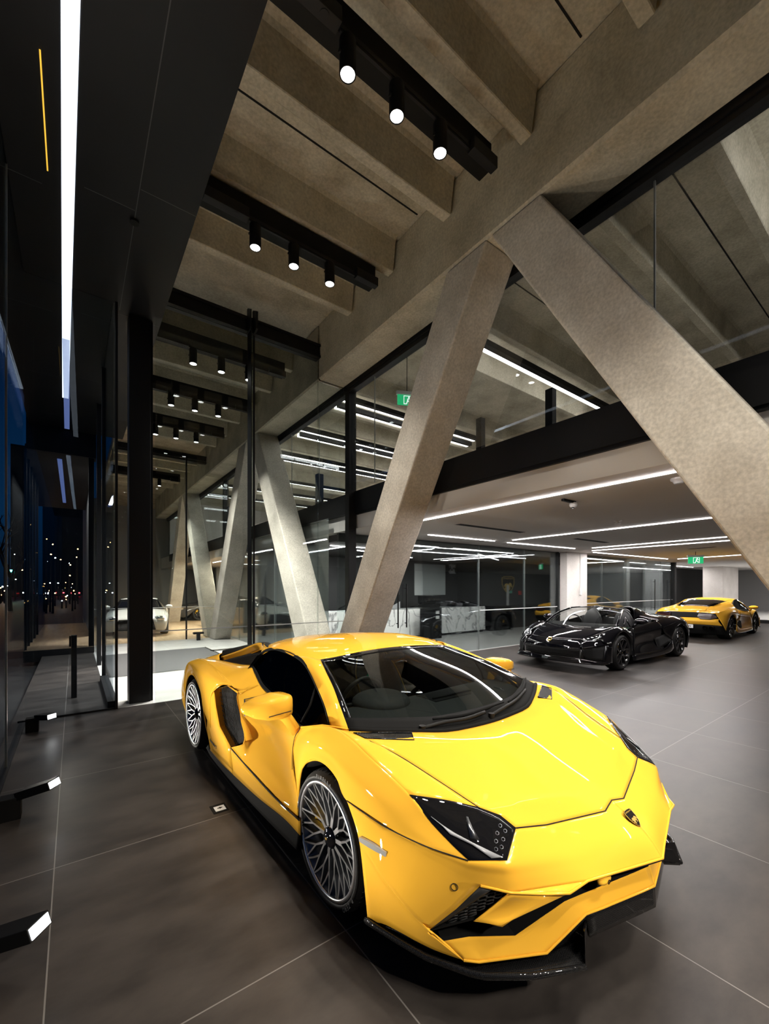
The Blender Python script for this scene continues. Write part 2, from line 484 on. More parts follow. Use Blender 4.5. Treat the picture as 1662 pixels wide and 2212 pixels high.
def leg(yt0, yt1, yb0, yb1, lab, x0=3.585, x1=4.10):
    """slanted leg between beam soffit (yt0..yt1) and floor (yb0..yb1), bevelled edges"""
    m = MB().prism([(yb0, 0.001), (yb1, 0.001), (yt1, 5.447), (yt0, 5.447)], 'x', x0, x1)
    o = m.build('slanted_column', M['concrete2'], None, lab, 'column', 'slanted concrete columns under the beam', recalc=True)
    return bevel(o, 0.022, 3)
leg(2.33, 2.925, -0.93, -0.28, 'broad concrete column slanting down out of the right edge of the photo')
leg(2.985, 3.585, 6.06, 6.62, 'tan concrete column slanting down behind the yellow car roof, right of the black mullion')
leg(10.02, 10.62, 6.87, 7.53, 'grey concrete column behind the glass, left of the tan column')
leg(10.88, 11.49, 13.93, 14.56, 'concrete column behind the glass fin, foot standing on pale lobby floor')
leg(18.2, 18.8, 14.75, 15.4, 'concrete column leaning away, third leg beyond the glass fin')
leg(18.9, 19.5, 22.1, 22.75, 'tan lit farthest slanted column, on the timber floor')

# mezzanine: floor slab, black fascia, bulkhead, white ceiling below
slab('ceiling_mezzanine', 4.33, 36, -6.9, 7.60, 2.80, 3.44, M['plaster'], kind=S)
slab('ceiling_mezzanine_far', 4.33, 36, 7.60, 29, 2.80, 3.44, M['plaster'], kind=S)
slab('ceiling_deli', 4.5, 17.6, 7.62, 12.9, 2.66, 2.795, M['steel'], kind=S)
MB().prism([(4.27, 3.09), (4.29, 3.09), (4.29, 3.05), (4.33, 3.05), (4.33, 3.49), (4.27, 3.49)], 'y', -6.9, 6.70).build('trim_40', M['steel'], kind=S)
MB().box(4.27, 4.33, 6.84, 14.86, 3.09, 3.49).build('trim_41', M['steel'], kind=S)
MB().box(4.27, 4.33, 15.05, 26, 3.09, 3.49).build('trim_42', M['steel'], kind=S)
# black head channel under the beam and glazing of the mezzanine
for i, (y0, y1) in enumerate(((-6.9, 6.70), (6.84, 14.86), (15.02, 25.9))):
    slab('trim_%d' % (3+i), 4.122, 4.28, y0, y1, 5.40, 5.62, M['steel'], kind=S)
    slab('trim_%d' % (6+i), 4.14, 4.26, y0, y1, 5.335, 5.40, M['steel'], kind=S)
def pane(n, x0, x1, y0, y1, z0, z1, mat=None):
    return slab('window_%d' % n, x0, x1, y0, y1, z0, z1, mat or M['glass'], kind=S)
def vjoint(w, x, y, z0, z1, t=0.006):
    MB().box(x-t, x+t, y-t, y+t, z0, z1).build('glass_joint', M['joint'], w)
w1 = pane(1, 4.195, 4.207, -6.9, 6.70, 3.49, 5.36, M['glassupper'])
for y in (0.1, 1.58, 4.45, 5.95): vjoint(w1, 4.201, y, 3.5, 5.34, 0.007)
w2 = pane(2, 4.195, 4.207, 6.84, 14.86, 3.49, 5.36, M['glassupper'])
for y in (8.0, 9.4, 10.9, 12.4): vjoint(w2, 4.201, y, 3.5, 5.34)
w3 = pane(3, 4.195, 4.207, 15.02, 25.9, 3.49, 5.36, M['glassupper'])
# mullions floor to beam
MB().box(4.14, 4.30, 6.70, 6.84, 0, 5.47).build('mullion', M['steel'], None, 'tall black steel mullion between the tan column and the grey column', 'mullion', 'black mullions')
MB().box(4.14, 4.30, 14.87, 15.01, 0, 5.47).build('mullion', M['steel'], None, 'black steel mullion far back behind the glass fin', 'mullion', 'black mullions')
for k, (y, lab) in enumerate(((3.75, 'short black post rising behind the fascia, left one of the two'), (2.72, 'short black post rising behind the fascia, right one of the two'))):
    bevel(MB().box(4.345, 4.43, y-0.045, y+0.045, 3.44, 3.94).build('balustrade_post', M['steel'], None, lab, 'post', 'mezzanine balustrade posts'), 0.004)
for y, lab in ((8.9, 'black balustrade post on the mezzanine left of the mullion'), (11.6, 'black balustrade post farther back on the mezzanine')):
    bevel(MB().box(4.6, 4.75, y-0.07, y+0.07, 3.44, 4.35).build('balustrade_post', M['steel'], None, lab, 'post', 'mezzanine balustrade posts'), 0.004)
# lower glazing to lobby side under the mezzanine
w4 = pane(4, 4.195, 4.207, 7.6, 14.86, 0.0, 3.09)
for y in (9.0, 10.5, 12.0, 13.4): vjoint(w4, 4.201, y, 0.0, 3.05, 0.005)

# enclosing walls
slab('wall_east', 36, 36.3, -7.3, 30, 0, 6.75, M['greywall'], kind=S)
slab('wall_south', -0.62, 36, -7.3, -7.0, 0, 6.75, M['greywall'], kind=S)
slab('wall_west', 0.40, 0.46, 16.0, 29.0, 0, 6.75, M['greywall'], kind=S)
slab('wall_north', 0.4, 36, 29, 29.3, 0, 6.75, M['greywall'], kind=S)
slab('wall_upper', 16.0, 16.2, -7, 29, 3.44, 6.46, M['concretew'], kind=S)
slab('wall_upper_north', 4.3, 16.0, 25.9, 26.1, 3.44, 6.46, M['concretew'], kind=S)
slab('wall_deli', 3.6+0.75, 12.62, 12.0, 12.15, 0, 2.66, M['blackwall'], kind=S)
slab('wall_crest', 12.62, 17.6, 10.7, 10.85, 0, 2.66, M['blackwall'], kind=S)
slab('wall_crest_return', 12.62, 12.74, 10.85, 12.0, 0, 2.66, M['blackwall'], kind=S)
slab('wall_stair', 6.0, 10.2, 12.35, 12.5, 0, 2.66, M['whitewall'], kind=S)
slab('wall_office', 17.9, 22.0, 11.2, 11.35, 0, 2.8, M['greywall'], kind=S)
slab('wall_partition', 17.6, 17.9, 7.62, 11.35, 0, 2.8, M['whitewall'], kind=S)
slab('wall_far', 22.1, 33.0, 9.6, 9.75, 0, 2.8, M['blackwall'], kind=S)
slab('wall_far_grey', 24.0, 26.2, 9.45, 9.59, 0, 2.8, M['greywall'], kind=S)
slab('wall_timber_room', 6.5, 27.4, 24.8, 25.0, 0, 2.8, M['greywall'], kind=S)
slab('baseboard_east', 35.92, 36, -7, 8.6, 0.16, 1.2, M['greywall'], kind=S)

# ------------------------------------------------------------------ street facade on the left
soff = slab('ceiling_soffit', -0.87, 1.04, -3.0, 13.1, 5.60, 6.75, M['metalpanel'], kind=S)
MB().box(0.515, 0.523, -3.0, 7.0, 5.5995, 5.601).build('panel_joint', M['groove'], soff)
for y in (-0.3, 2.2, 4.75, 7.1, 9.4, 11.6):
    MB().box(0.53, 1.035, y-0.004, y+0.004, 5.5995, 5.601).build('panel_joint', M['groove'], soff)
    MB().box(0.08, 0.51, y+0.30, y+0.308, 5.5995, 5.601).build('panel_joint', M['groove'], soff)
    MB().box(-0.86, -0.25, y+0.50, y+0.508, 5.5995, 5.601).build('panel_joint', M['groove'], soff)
slab('trim_20', -0.92, 0.46, 13.1, 13.5, 4.99, 6.75, M['steel'], kind=S)
# recessed strip of light in the soffit
t = thing('light_strip', 'long cool white light strip running up the dark soffit at left', 'light', (-0.06, 3.0, 5.6))
def quadstrip(pts, z0, z1):
    m = MB(); m.prism(pts, 'z', z0, z1); return m
quadstrip([(0.045, -2.85), (0.15, -2.85), (-0.03, 7.9), (-0.135, 7.9)], -0.012, -0.002).build('diffuser', M['strip'], t)
quadstrip([(0.035, -2.86), (0.16, -2.86), (-0.02, 7.92), (-0.145, 7.92)], -0.002, 0.0).build('channel', M['steel'], t)
t = thing('light_strip', 'dim blue light strip carrying on from the white strip on the dark soffit', 'light', (-0.09, 10.5, 5.6))
quadstrip([(-0.06, -2.2), (0.035, -2.2), (0.0, 2.5), (-0.10, 2.5)], -0.012, -0.001).build('diffuser', M['stripdim'], t)  # glowing line drawn where the strip's reflection carries on
tag(MB().box(-0.205, -0.195, 3.95, 5.05, 5.590, 5.599).build('amber_edge_light', M['amber']), 'thin amber line of light on the dark soffit left of the white strip', 'light')
tag(MB().cyl((0.52, 5.2, 5.575), (0.52, 5.2, 5.6), 0.045, n=24).build('smoke_sensor', M['fixture']), 'small round black sensor on the dark soffit panel joint', 'sensor')
# glass to the street
w5 = pane(5, -0.512, -0.500, -3.0, 5.20, 0.0, 5.60, M['glasswest'])
MB().box(-0.514, -0.498, 5.20, 5.212, 0.0, 5.6).build('glass_joint', M['joint'], w5)
w6 = pane(6, -0.512, -0.500, 5.212, 6.83, 0.0, 5.60, M['glasswest'])
w7 = pane(7, -0.50, 0.455, 6.845, 6.857, 0.02, 5.60, M['glassdark'])
slab('trim_10', -0.56, 0.47, 6.84, 6.862, 0.0, 0.022, M['steel'], kind=S)
slab('trim_11', 0.455, 0.485, 6.82, 6.88, 0.0, 5.60, M['steel'], kind=S)
slab('trim_12', -0.54, -0.48, -3.0, 6.8, 0.0, 0.012, M['steel'], kind=S)
# return glass of the entry with its floor shoe
w8 = pane(8, 0.425, 0.437, 6.90, 9.0, 0.10, 5.60, M['glassdark'])
slab('trim_13', 0.37, 0.49, 6.90, 9.0, 0.0, 0.10, M['steel'], kind=S)
slab('trim_14', 0.40, 0.46, 9.0, 9.06, 0.0, 5.60, M['steel'], kind=S)
w9 = pane(9, 0.425, 0.437, 10.9, 13.05, 0.05, 5.60, M['glassdark'])
slab('trim_15', 0.39, 0.47, 10.84, 10.9, 0.0, 5.60, M['steel'], kind=S)
# black steel column with its side channel
t = thing('steel_column', 'tall black square steel column at the entrance, left of the yellow car', 'column', (0.78, 7.13, 0))
bevel(MB().box(-0.145, 0.125, -0.13, 0.13, 0.001, 5.598).build('shaft', M['steel'], t), 0.004)
MB().box(0.127, 0.16, -0.09, 0.09, 0.001, 5.598).build('side_channel', M['fixture'], t)
# door post outside with a pull box
t = thing('door_post', 'waist high black post with a reader box on the dark forecourt', 'post', (0.0, 7.92, 0))
bevel(MB().box(-0.035, 0.035, -0.035, 0.035, 0.0, 0.95).build('post', M['steel'], t), 0.004)
bevel(MB().box(-0.06, -0.036, -0.03, 0.03, 0.78, 0.94).build('reader_box', M['fixture'], t), 0.004)

# projecting display bay farther along the street front
bay = slab('floor_bay', -0.95, 0.40, 13.12, 22.0, 0.02, 0.15, M['timber'], kind=S)
slab('trim_16', -0.97, 0.42, 13.06, 13.115, -0.12, 0.15, M['steel'], kind=S)
w10 = pane(10, -0.95, 0.40, 13.14, 13.152, 0.15, 4.99, M['glassbay'])
w11 = pane(11, -0.962, -0.95, 13.14, 22.0, 0.15, 4.99, M['glassbay'])
slab('ceiling_bay', -0.97, 0.42, 13.5, 22.2, 4.99, 5.2, M['steel'], kind=S)
for i, y in enumerate((13.3, 14.2, 15.1, 16.2, 17.4)):
    slab('trim_%d' % (30+i), -0.95, -0.92, y, y+0.03, 0.15, 4.99, M['steel'], kind=S)
slab('trim_17', 0.30, 0.42, 13.14, 13.22, 0.0, 4.99, M['steel'], kind=S)
t = thing('light_strip', 'faint blue light line under the ceiling of the projecting glass bay', 'light', (-0.30, 13.6, 4.99))
MB().box(-0.05, 0.05, 0.1, 7.0, -0.02, 0.0).build('diffuser', M['stripdim'], t)  # same reflection glow continued as a solid line in the bay

# lobby glass on the line of the first black joint, with its head track and glass fin
nt_ = t = thing('glass_head_track', 'black steel track beam across the ceiling holding the near lobby glass', 'track', (1.05, 6.85, 0))
MB().box(-0.01, 2.535, -0.06, 0.06, 5.86, 6.02).build('channel', M['steel'], t)
[MB().box(0.0, 2.535, -0.09, 0.09, z, z+0.04).build('flange', M['steel'], t) for z in (6.02, 5.82)]
t = thing('glass_head_track', 'black steel track beam across the ceiling far back at the second joint', 'track', (1.05, 14.97, 0))
MB().box(-0.01, 2.535, -0.06, 0.06, 5.86, 6.02).build('channel', M['steel'], t)
[MB().box(0.0, 2.535, -0.09, 0.09, z, z+0.04).build('flange', M['steel'], t) for z in (6.02, 5.82)]
w12 = pane(12, 0.95, 3.57, 6.844, 6.856, 0.0, 5.82)
w13 = pane(13, 3.57, 4.19, 6.88, 6.892, 0.0, 5.44)
MB().box(1.0, 4.15, 6.838, 6.842, 1.03, 1.045).build('frosted_band', M['band'], w12)
t = thing('glass_fin', 'frameless glass fin with black edges hanging from the ceiling track bracket', 'glass fin', (2.325, 6.80, 0))
MB().box(-0.052, -0.042, -0.16, 0.02, 0.0, 5.80).build('edge_bar', M['steel'], t)
MB().box(0.035, 0.06, -0.012, 0.02, 0.0, 5.80).build('edge_bar', M['steel'], t)
MB().prism([(-0.21, 6.12), (-0.07, 6.20), (-0.03, 6.20), (-0.03, 5.80), (-0.15, 5.81), (-0.21, 5.84)], 'x', 1.215, 1.23).build('fin_bracket', M['steel'], nt_)
MB().prism([(-0.21, 6.12), (-0.07, 6.20), (-0.03, 6.20), (-0.03, 5.80), (-0.15, 5.81), (-0.21, 5.84)], 'x', 1.305, 1.335).build('fin_bracket', M['steel'], nt_)
MB().box(-0.042, 0.035, -0.012, 0.0, 0.0, 5.78).build('glass', M['glass'], t)
w14 = pane(14, 0.42, 4.19, 14.62, 14.632, 0.0, 5.82)
MB().box(0.44, 4.15, 14.612, 14.616, 1.03, 1.05).build('frosted_band', M['band'], w14)
for x in (1.50, 2.9): MB().box(x-0.02, x+0.02, 14.58, 14.64, 0.0, 5.84).build('glass_stile', M['steel'], w14)
# deli glass
w15 = pane(15, 4.35, 12.5, 7.50, 7.512, 0.0, 2.79)
for x in (8.72, 10.75): vjoint(w15, x, 7.506, 0.0, 2.79, 0.005)
MB().box(8.75, 12.48, 7.494, 7.498, 1.045, 1.065).build('frosted_band', M['band'], w15)
w16 = pane(16, 13.85, 22.0, 7.50, 7.512, 0.0, 2.79)
for x in (15.4, 17.2, 19.0, 20.6): vjoint(w16, x, 7.506, 0.0, 2.79, 0.005)
MB().box(13.9, 21.9, 7.494, 7.498, 1.10, 1.12).build('frosted_band', M['band'], w16)
slab('trim_18', 12.46, 12.50, 7.46, 7.56, 0.0, 2.8, M['steel'], kind=S)
slab('trim_19', 21.9, 22.1, 7.42, 7.58, 0.0, 2.8, M['steel'], kind=S)
slab('trim_21', 4.4, 12.46, 7.52, 7.60, 2.62, 2.795, M['steel'], kind=S)
def blade(name, x0, x1, y0, y1, lab):
    return bevel(MB().box(x0, x1, y0, y1, 0.0, 2.80).build(name, M['concretew'], None, lab, 'column', 'pale concrete blade columns under the mezzanine'), 0.012)
blade('concrete_pillar', 12.57, 13.80, 7.22, 7.47, 'pale concrete pillar behind the black convertible, conduit down its face')
blade('concrete_pillar', 18.6, 19.5, 9.6, 10.3, 'pale concrete pillar inside the glazed room behind the black convertible')
blade('concrete_pillar', 28.2, 31.0, 7.3, 8.2, 'pale concrete pillar right behind the roof of the yellow rear view car')
t = thing('wall_conduit', 'thin grey conduit with a switch box on the pale pillar face', 'conduit', (13.35, 7.21, 0))
MB().cyl((0, 0, 1.65), (0, 0, 2.79), 0.012, n=10).build('pipe', M['white'], t)
bevel(MB().box(-0.04, 0.04, -0.03, 0.008, 1.42, 1.65).build('switch_box', M['white'], t), 0.004)
# ------------------------------------------------------------------ lamps
def spot(name, loc, energy, target, size=70, blend=0.7, color=(1.0, 0.90, 0.76), rad=0.05, parent=None):
    l = bpy.data.lights.new(name, 'SPOT'); l.energy = energy; l.spot_size = math.radians(size); l.spot_blend = blend
    l.color = color; l.shadow_soft_size = rad
    o = bpy.data.objects.new(name, l); COL.objects.link(o); o.location = loc
    o.rotation_euler = (Vector(target)-Vector(loc)).to_track_quat('-Z', 'Y').to_euler()
    if parent: o.parent = parent
    return o
WARM = (1.0, 0.92, 0.80); NEUT = (1.0, 0.96, 0.90)
TRK = [(-4.4, 'outside'), (-1.3, 'outside'), (0.55, 'outside'), (2.68, 'nearest'), (4.64, 'second'), (7.66, 'third'), (9.67, 'fourth'), (11.74, 'fifth'), (17.6, 'sixth')]  # outside rows are tracks added out of view to light the car
POS = {'left': 1.62, 'middle': 2.08, 'right': 2.56}
proto = None; ptrack = None
def track(y, lab):
    t = thing('lighting_track', lab, 'lighting track', (1.05, y, 0), 0, 'black lighting tracks across the ceiling')
    MB().box(-0.011, 2.22, -0.02, 0.13, 5.75, 6.00).build('housing', M['fixture'], t)
    MB().prism([(-0.055, 5.77), (-0.055, 5.735), (-0.05, 5.735), (-0.05, 5.715), (-0.027, 5.715), (-0.027, 5.735), (-0.019, 5.735), (-0.019, 5.77)], 'x', 0.5, 1.9).build('rail', M['steel'], t)
    m = MB().box(0.02, 0.48, -0.115, -0.022, 5.69, 5.80); MB().cyl((0.36, -0.07, 5.686), (0.36, -0.07, 5.69), 0.035, n=20).build('sensor_disc', M['steel'], t)
    bevel(m.build('end_box', M['steel'], t), 0.003)
    m = MB().box(1.88, 2.21, -0.105, -0.022, 5.69, 5.80)
    bevel(m.build('end_box', M['steel'], t), 0.003)
    return t
def spotlight(loc, lab):
    t = thing('track_spotlight', lab, 'spotlight', loc, 0, 'black cylinder spotlights on the tracks')
    r = 0.062
    m = MB().lathe([(0.0, 0.255), (r*0.9, 0.255), (r, 0.245), (r, 0.004), (r*0.96, 0.0), (r*0.86, 0.0), (r*0.86, 0.012), (0, 0.013)], 32)
    m.build('body', M['fixture'], t)
    MB().lathe([(0, 0.006), (r*0.85, 0.006), (r*0.85, 0.011), (0, 0.011)], 32).build('lens', M['spotlens'], t)
    MB().box(-0.02, 0.02, -0.012, 0.012, 0.25, 0.265).build('knuckle', M['steel'], t)
    MB().cyl((-r-0.012, 0, 0.13), (-r+0.005, 0, 0.13), 0.012, n=12).build('adjuster', M['steel'], t)
    return t
for y, nm in TRK:
    vis = nm != 'outside'
    if vis: track(y, 'black ceiling lighting track, %s from the camera' % nm)
    else: track(y, 'black ceiling lighting track out of view above the camera' if y > 0 else 'black ceiling lighting track out of view %s the camera' % ('well behind' if y < -4 else 'just behind'))
    for k, x in POS.items():
        dy = -0.04
        if vis: lab = 'black cylinder spotlight, %s of three on the %s ceiling track' % (k, nm)
        else: lab = 'black cylinder spotlight, %s of three on the track %s the camera' % (k, 'above' if y > 0 else 'behind')
        spotlight((x, y+dy, 5.45), lab)
        e = 235 if y < 6 else 680
        col = WARM if y < 6 else NEUT
        if y < -4: spot('spot_lamp', (x, y+dy, 5.44), 900, (1.55, 0.9, 0.45), 34, 0.6, col, 0.05); continue  # row added well behind the camera, aimed at the car front for fill
        spot('spot_lamp', (x, y+dy, 5.44), e, (x+0.55 if y < 6 else x, y+dy-0.1, 0), (76 if y > 1 else 84) if y < 6 else 90, 0.9 if y < 6 else 0.8, col, 0.05)

# LED lines let into the white ceiling under the mezzanine
def led(p0, p1, lab, z=2.80, w=0.026, h=0.016, name='linear_ceiling_light', mat=None, group='white LED lines in the low ceiling', cat='light'):
    p0 = Vector((*p0, z)); p1 = Vector((*p1, z))
    d = p1-p0; L = d.length
    t = thing(name, lab, cat, p0, math.atan2(d.y, d.x), group)
    MB().box(0, L, -w/2, w/2, -h-0.003, -0.004).build('diffuser', mat or M['led'], t)
    MB().box(-0.004, L+0.004, -w/2-0.006, w/2+0.006, -0.004, 0.001).build('trim', M['white'], t)
    if z > 5: MB().box(0, L, -0.17, -w/2-0.008, -0.10, 0.0).build('housing', M['fixture'], t)
    return t
led((4.63, -1.5), (4.66, 5.25), 'long LED line nearest the tan bulkhead in the low white ceiling')
led((8.2, 2.0), (8.35, 6.16), 'LED line in the low ceiling, second row back from the bulkhead')
led((11.6, 2.7), (11.85, 6.05), 'LED line in the low ceiling, third row back, front one of a close pair')
led((12.55, 2.7), (12.72, 6.5), 'LED line in the low ceiling, third row back, rear one of a close pair')
led((18.5, 4.2), (19.2, 6.4), 'LED line in the low ceiling above the yellow rear view car')
led((6.05, 6.60), (8.17, 6.55), 'short LED line in the low ceiling right of the tan column, along the deli front')
led((8.71, 6.58), (11.63, 6.45), 'LED line along the deli front, ending at the pale pillar')
led((13.38, 6.8), (18.9, 6.65), 'LED line along the glass rooms behind the black convertible')
led((24.6, 4.2), (33.0, 4.0), 'LED line in the low ceiling beyond the right edge of the photo')  # added out of view so the step and east wall get light
led((23.0, 8.6), (28.0, 8.6), 'LED line in the dim room right of the glazed offices')  # added to brighten the black corner past the offices
led((4.8, 8.6), (12.3, 8.55), 'long LED line hung inside the deli behind the glass', z=2.655, w=0.022)
led((6.0, 9.3), (9.0, 10.6), 'slanting LED line inside the deli above the counter', z=2.655, w=0.022)
led((9.5, 8.2), (12.2, 9.6), 'slanting LED line inside the deli, right end', z=2.655, w=0.022)
led((14.2, 9.4), (17.2, 9.2), 'LED line inside the glazed office behind the pale pillar')
led((18.4, 8.6), (21.6, 8.5), 'LED line inside the far glazed room, right of the office')
for k, (y, q) in enumerate(((9.2, 'first'), (11.4, 'second'), (13.4, 'third'))):
    pass
led((5.2, 8.2), (5.25, 12.0), 'LED line in the low ceiling left of the mullion, lobby side', z=2.655, w=0.022)
led((5.0, 15.2), (5.1, 20.0), 'LED line in the far low ceiling over the timber showroom, nearer one')
led((6.0, 17.2), (12.0, 17.1), 'LED line across the far low ceiling of the timber showroom')
led((6.0, 20.4), (12.0, 20.3), 'second LED line across the far low ceiling of the timber showroom')
# battens along the ribs of the mezzanine ceiling
UP = [(0.62, 5.0, 10.0), (4.99, 5.4, 10.6), (8.27, 4.9, 9.4), (8.71, 5.0, 9.6), (10.53, 4.9, 11.5), (10.98, 5.1, 11.5), (12.81, 4.9, 11.5), (13.35, 5.4, 11.5), (16.14, 5.3, 11.5), (18.3, 5.0, 11.5), (20.5, 5.0, 11.5)]  # first entry is added out of view to light the near rib face
ORD = ['nearest', 'second', 'third', 'fourth', 'fifth', 'sixth', 'seventh', 'eighth', 'ninth', 'tenth', 'eleventh']
for k, (y, x0, x1) in enumerate(UP):
    led((x0, y), (x1, y), 'white batten light on the upper ceiling ribs, %s from the camera' % ORD[k], z=6.026, w=0.10, h=0.08, name='batten_light', mat=M['ledup'], group='batten lights on the upper floor ceiling')

# floor floodlights along the street glass
def flood(loc, ang, tilt, lab, L=0.28, on=True):
    t = thing('floor_floodlight', lab, 'floodlight', loc, 0, 'black floor floodlights by the street glass')
    bevel(MB().box(-0.06, 0.06, -0.05, 0.05, 0.0, 0.16).build('base_block', M['fixture'], t), 0.004)
    R = Matrix.Translation((0.06, 0, 0.15)) @ Matrix.Rotation(ang, 4, 'Z') @ Matrix.Rotation(-tilt, 4, 'Y')
    m = MB().box(0.0, L, -0.055, 0.055, -0.02, 0.04, R); m.box(-0.04, 0.0, -0.015, 0.015, -0.012, 0.012, R)
    h = bevel(m.build('lamp_head', M['fixture'], t), 0.003)
    MB().box(L-0.002, L+0.003, -0.047, 0.047, -0.013, 0.033, R).build('lens', M['floodlens'], t)
    p = R @ Vector((L+0.02, 0, 0.01)); q = R @ Vector((L+1.0, 0, 0.01))
    spot('flood_lamp', Vector(loc)+p, 125, Vector(loc)+q+Vector((0, 0, 0.75)), 118, 0.5, (1.0, 0.93, 0.82), 0.04)
    return t
flood((-0.39, 6.36, 0), -0.9, 0.10, 'small black floor floodlight shining by the entrance glass, farthest of three', 0.2)
flood((-0.37, 4.06, 0), -0.65, 0.32, 'black floor floodlight halfway along the street glass, middle of three', 0.26)
flood((-0.40, 2.45, 0), -0.65, 0.32, 'black floor floodlight at the lower left edge of the photo, nearest of three', 0.30)

# ceiling equipment
t = thing('security_camera', 'white bracket security camera under the low ceiling near the front LED line', 'camera', (5.2, 2.92, 2.801))
MB().box(-0.22, 0.06, -0.02, 0.02, -0.03, 0.0).build('bracket', M['fixture'], t)
m = MB().ell((0.03, 0, -0.05), (0.05, 0.05, 0.04)); m.build('dome', M['white'], t)
MB().cyl((0.02, 0, -0.085), (0.02, 0, -0.10), 0.018, n=14).build('lens', M['gloss'], t)
t = thing('smoke_detector', 'round white smoke detector on the low ceiling beside the broad right column', 'smoke detector', (5.0, 1.66, 2.801))
MB().lathe([(0, -0.055), (0.04, -0.055), (0.055, -0.03), (0.07, -0.022), (0.075, 0.0), (0, 0.0)], 28).build('housing', M['white'], t)
t = thing('sprinkler_head', 'small ceiling sprinkler between the first two LED lines', 'sprinkler', (7.4, 3.35, 2.801))
MB().lathe([(0, -0.05), (0.05, -0.05), (0.03, -0.03), (0.025, -0.01), (0.07, 0.0), (0, 0.0)], 20).build('head', M['white'], t)
def slot(x0, x1, y, lab, rot=0):
    t = thing('air_slot', lab, 'air vent', (x0, y, 2.801), rot, 'slot air vents in the low ceiling')
    L = x1-x0
    m = MB()
    for k in range(3): m.box(0, L, -0.06+k*0.045, -0.035+k*0.045, -0.006, -0.001)
    m.build('slot', M['void'], t)
    MB().box(-0.01, L+0.01, -0.075, 0.09, -0.002, 0.0).build('frame', M['greywall'], t)
slot(5.5, 7.4, 5.22, 'dark slot vent in the low ceiling near the tan column')
slot(9.3, 10.8, 5.15, 'dark slot vent in the low ceiling, middle of the three')
slot(14.4, 15.1, 3.9, 'dark slot vent in the low ceiling behind the pair of LED lines', 1.3)

# exit signs
def exit_sign(loc, rz, lab, w=0.42, h=0.21, hang=0.0):
    t = thing('exit_sign', lab, 'exit sign', loc, rz, 'green exit signs')
    MB().box(-w/2-0.02, w/2+0.02, -0.03, 0.03, h, h+0.06).build('housing', M['white'], t)
    MB().box(-w/2, w/2, -0.008, 0.008, 0, h).build('face', M['green'], t)
    m = MB(); y = -0.011
    def q(pts): m.prism(pts, 'y', y, y+0.002)
    s = h
    q([(-0.02*s, 0.30*s), (0.10*s, 0.34*s), (0.16*s, 0.62*s), (0.04*s, 0.66*s)])                 # torso
    m.cyl((0.19*s, y, 0.76*s), (0.19*s, y+0.002, 0.76*s), 0.085*s, n=14)
    q([(0.06*s, 0.36*s), (0.28*s, 0.26*s), (0.24*s, 0.08*s), (0.32*s, 0.08*s), (0.38*s, 0.30*s), (0.12*s, 0.44*s)])
    q([(-0.02*s, 0.36*s), (-0.10*s, 0.16*s), (-0.30*s, 0.16*s), (-0.30*s, 0.08*s), (-0.04*s, 0.08*s), (0.07*s, 0.32*s)])
    q([(0.14*s, 0.62*s), (0.34*s, 0.52*s), (0.42*s, 0.60*s), (0.38*s, 0.64*s), (0.33*s, 0.59*s), (0.14*s, 0.70*s)])
    q([(-0.34*s, 0.08*s), (-0.34*s, 0.92*s), (0.50*s, 0.92*s), (0.50*s, 0.08*s), (0.44*s, 0.08*s), (0.44*s, 0.86*s), (-0.28*s, 0.86*s), (-0.28*s, 0.08*s)])
    m.build('running_figure', M['whitelit'], t)
    if hang: MB().cyl((0, 0, h+0.06), (0, 0, h+0.06+hang), 0.008, n=8).build('hanger', M['steel'], t)
    return t
exit_sign((4.95, 5.98, 5.04), -0.45, 'green exit sign hung upstairs behind glass left of the tan column', 0.36, 0.19, 1.171)
exit_sign((15.8, 4.78, 2.42), -0.9, 'green exit sign under the low ceiling above the yellow rear view car', 0.42, 0.21, 0.12)
tag(MB().box(5.55, 5.62, 6.9, 7.2, 2.5, 2.801).build('sign_light_box', M['whitelit']), 'small glowing white box sign beside the tan column at ceiling height', 'sign')
# ------------------------------------------------------------------ the yellow wedge shaped car in front
def q3(p, side=1):                       # (s forward, t to the car's right, z) -> local xyz
    return Vector((p[0], -p[1]*side, p[2]))
CARC = Vector((-1.3, 0, 0.45))

def panel(name, G, mat, parent, thick=0.008, label=None, centre=CARC, smooth=True, flip=None):
    """surface patch from a dense grid, turned to face away from the car centre and given sheet thickness"""
    # mean normal
    N = Vector((0, 0, 0)); c = Vector((0, 0, 0)); k = 0
    for i in range(len(G)-1):
        for j in range(len(G[0])-1):
            N += (G[i+1][j+1]-G[i][j]).cross(G[i+1][j]-G[i][j+1]); c += G[i][j]; k += 1
    c /= k
    fl = N.dot(c-centre) < 0
    if flip is not None: fl = fl != flip
    m = MB().grid(G, smooth, flip=fl)
    o = m.build(name, mat, parent, label, weld=True)
    if thick:
        md = o.modifiers.new('sheet', 'SOLIDIFY'); md.thickness = thick; md.offset = -1.0
    return o

def panel_multi(name, grids, mat, parent, thick=0.008, centre=CARC):
    m = MB()
    for G in grids:
        N = Vector((0, 0, 0)); c = Vector((0, 0, 0)); k = 0
        for i in range(len(G)-1):
            for j in range(len(G[0])-1):
                N += (G[i+1][j+1]-G[i][j]).cross(G[i+1][j]-G[i][j+1]); c += G[i][j]; k += 1
        m.grid(G, True, flip=N.dot(c/k-centre) < 0)
    o = m.build(name, mat, parent, weld=True)
    if thick:
        md = o.modifiers.new('sheet', 'SOLIDIFY'); md.thickness = thick; md.offset = -1.0
    return o

def both(fn):
    for side in (1, -1): fn(side)

def L3(pts, side=1): return [q3(p, side) for p in pts]

def seam(name, pts, r, parent, side=1, smooth=True, n=24, mat=None):
    MB().tube(curve(L3(pts, side), n, smooth), r, 6).build(name, mat or M['void'], parent)

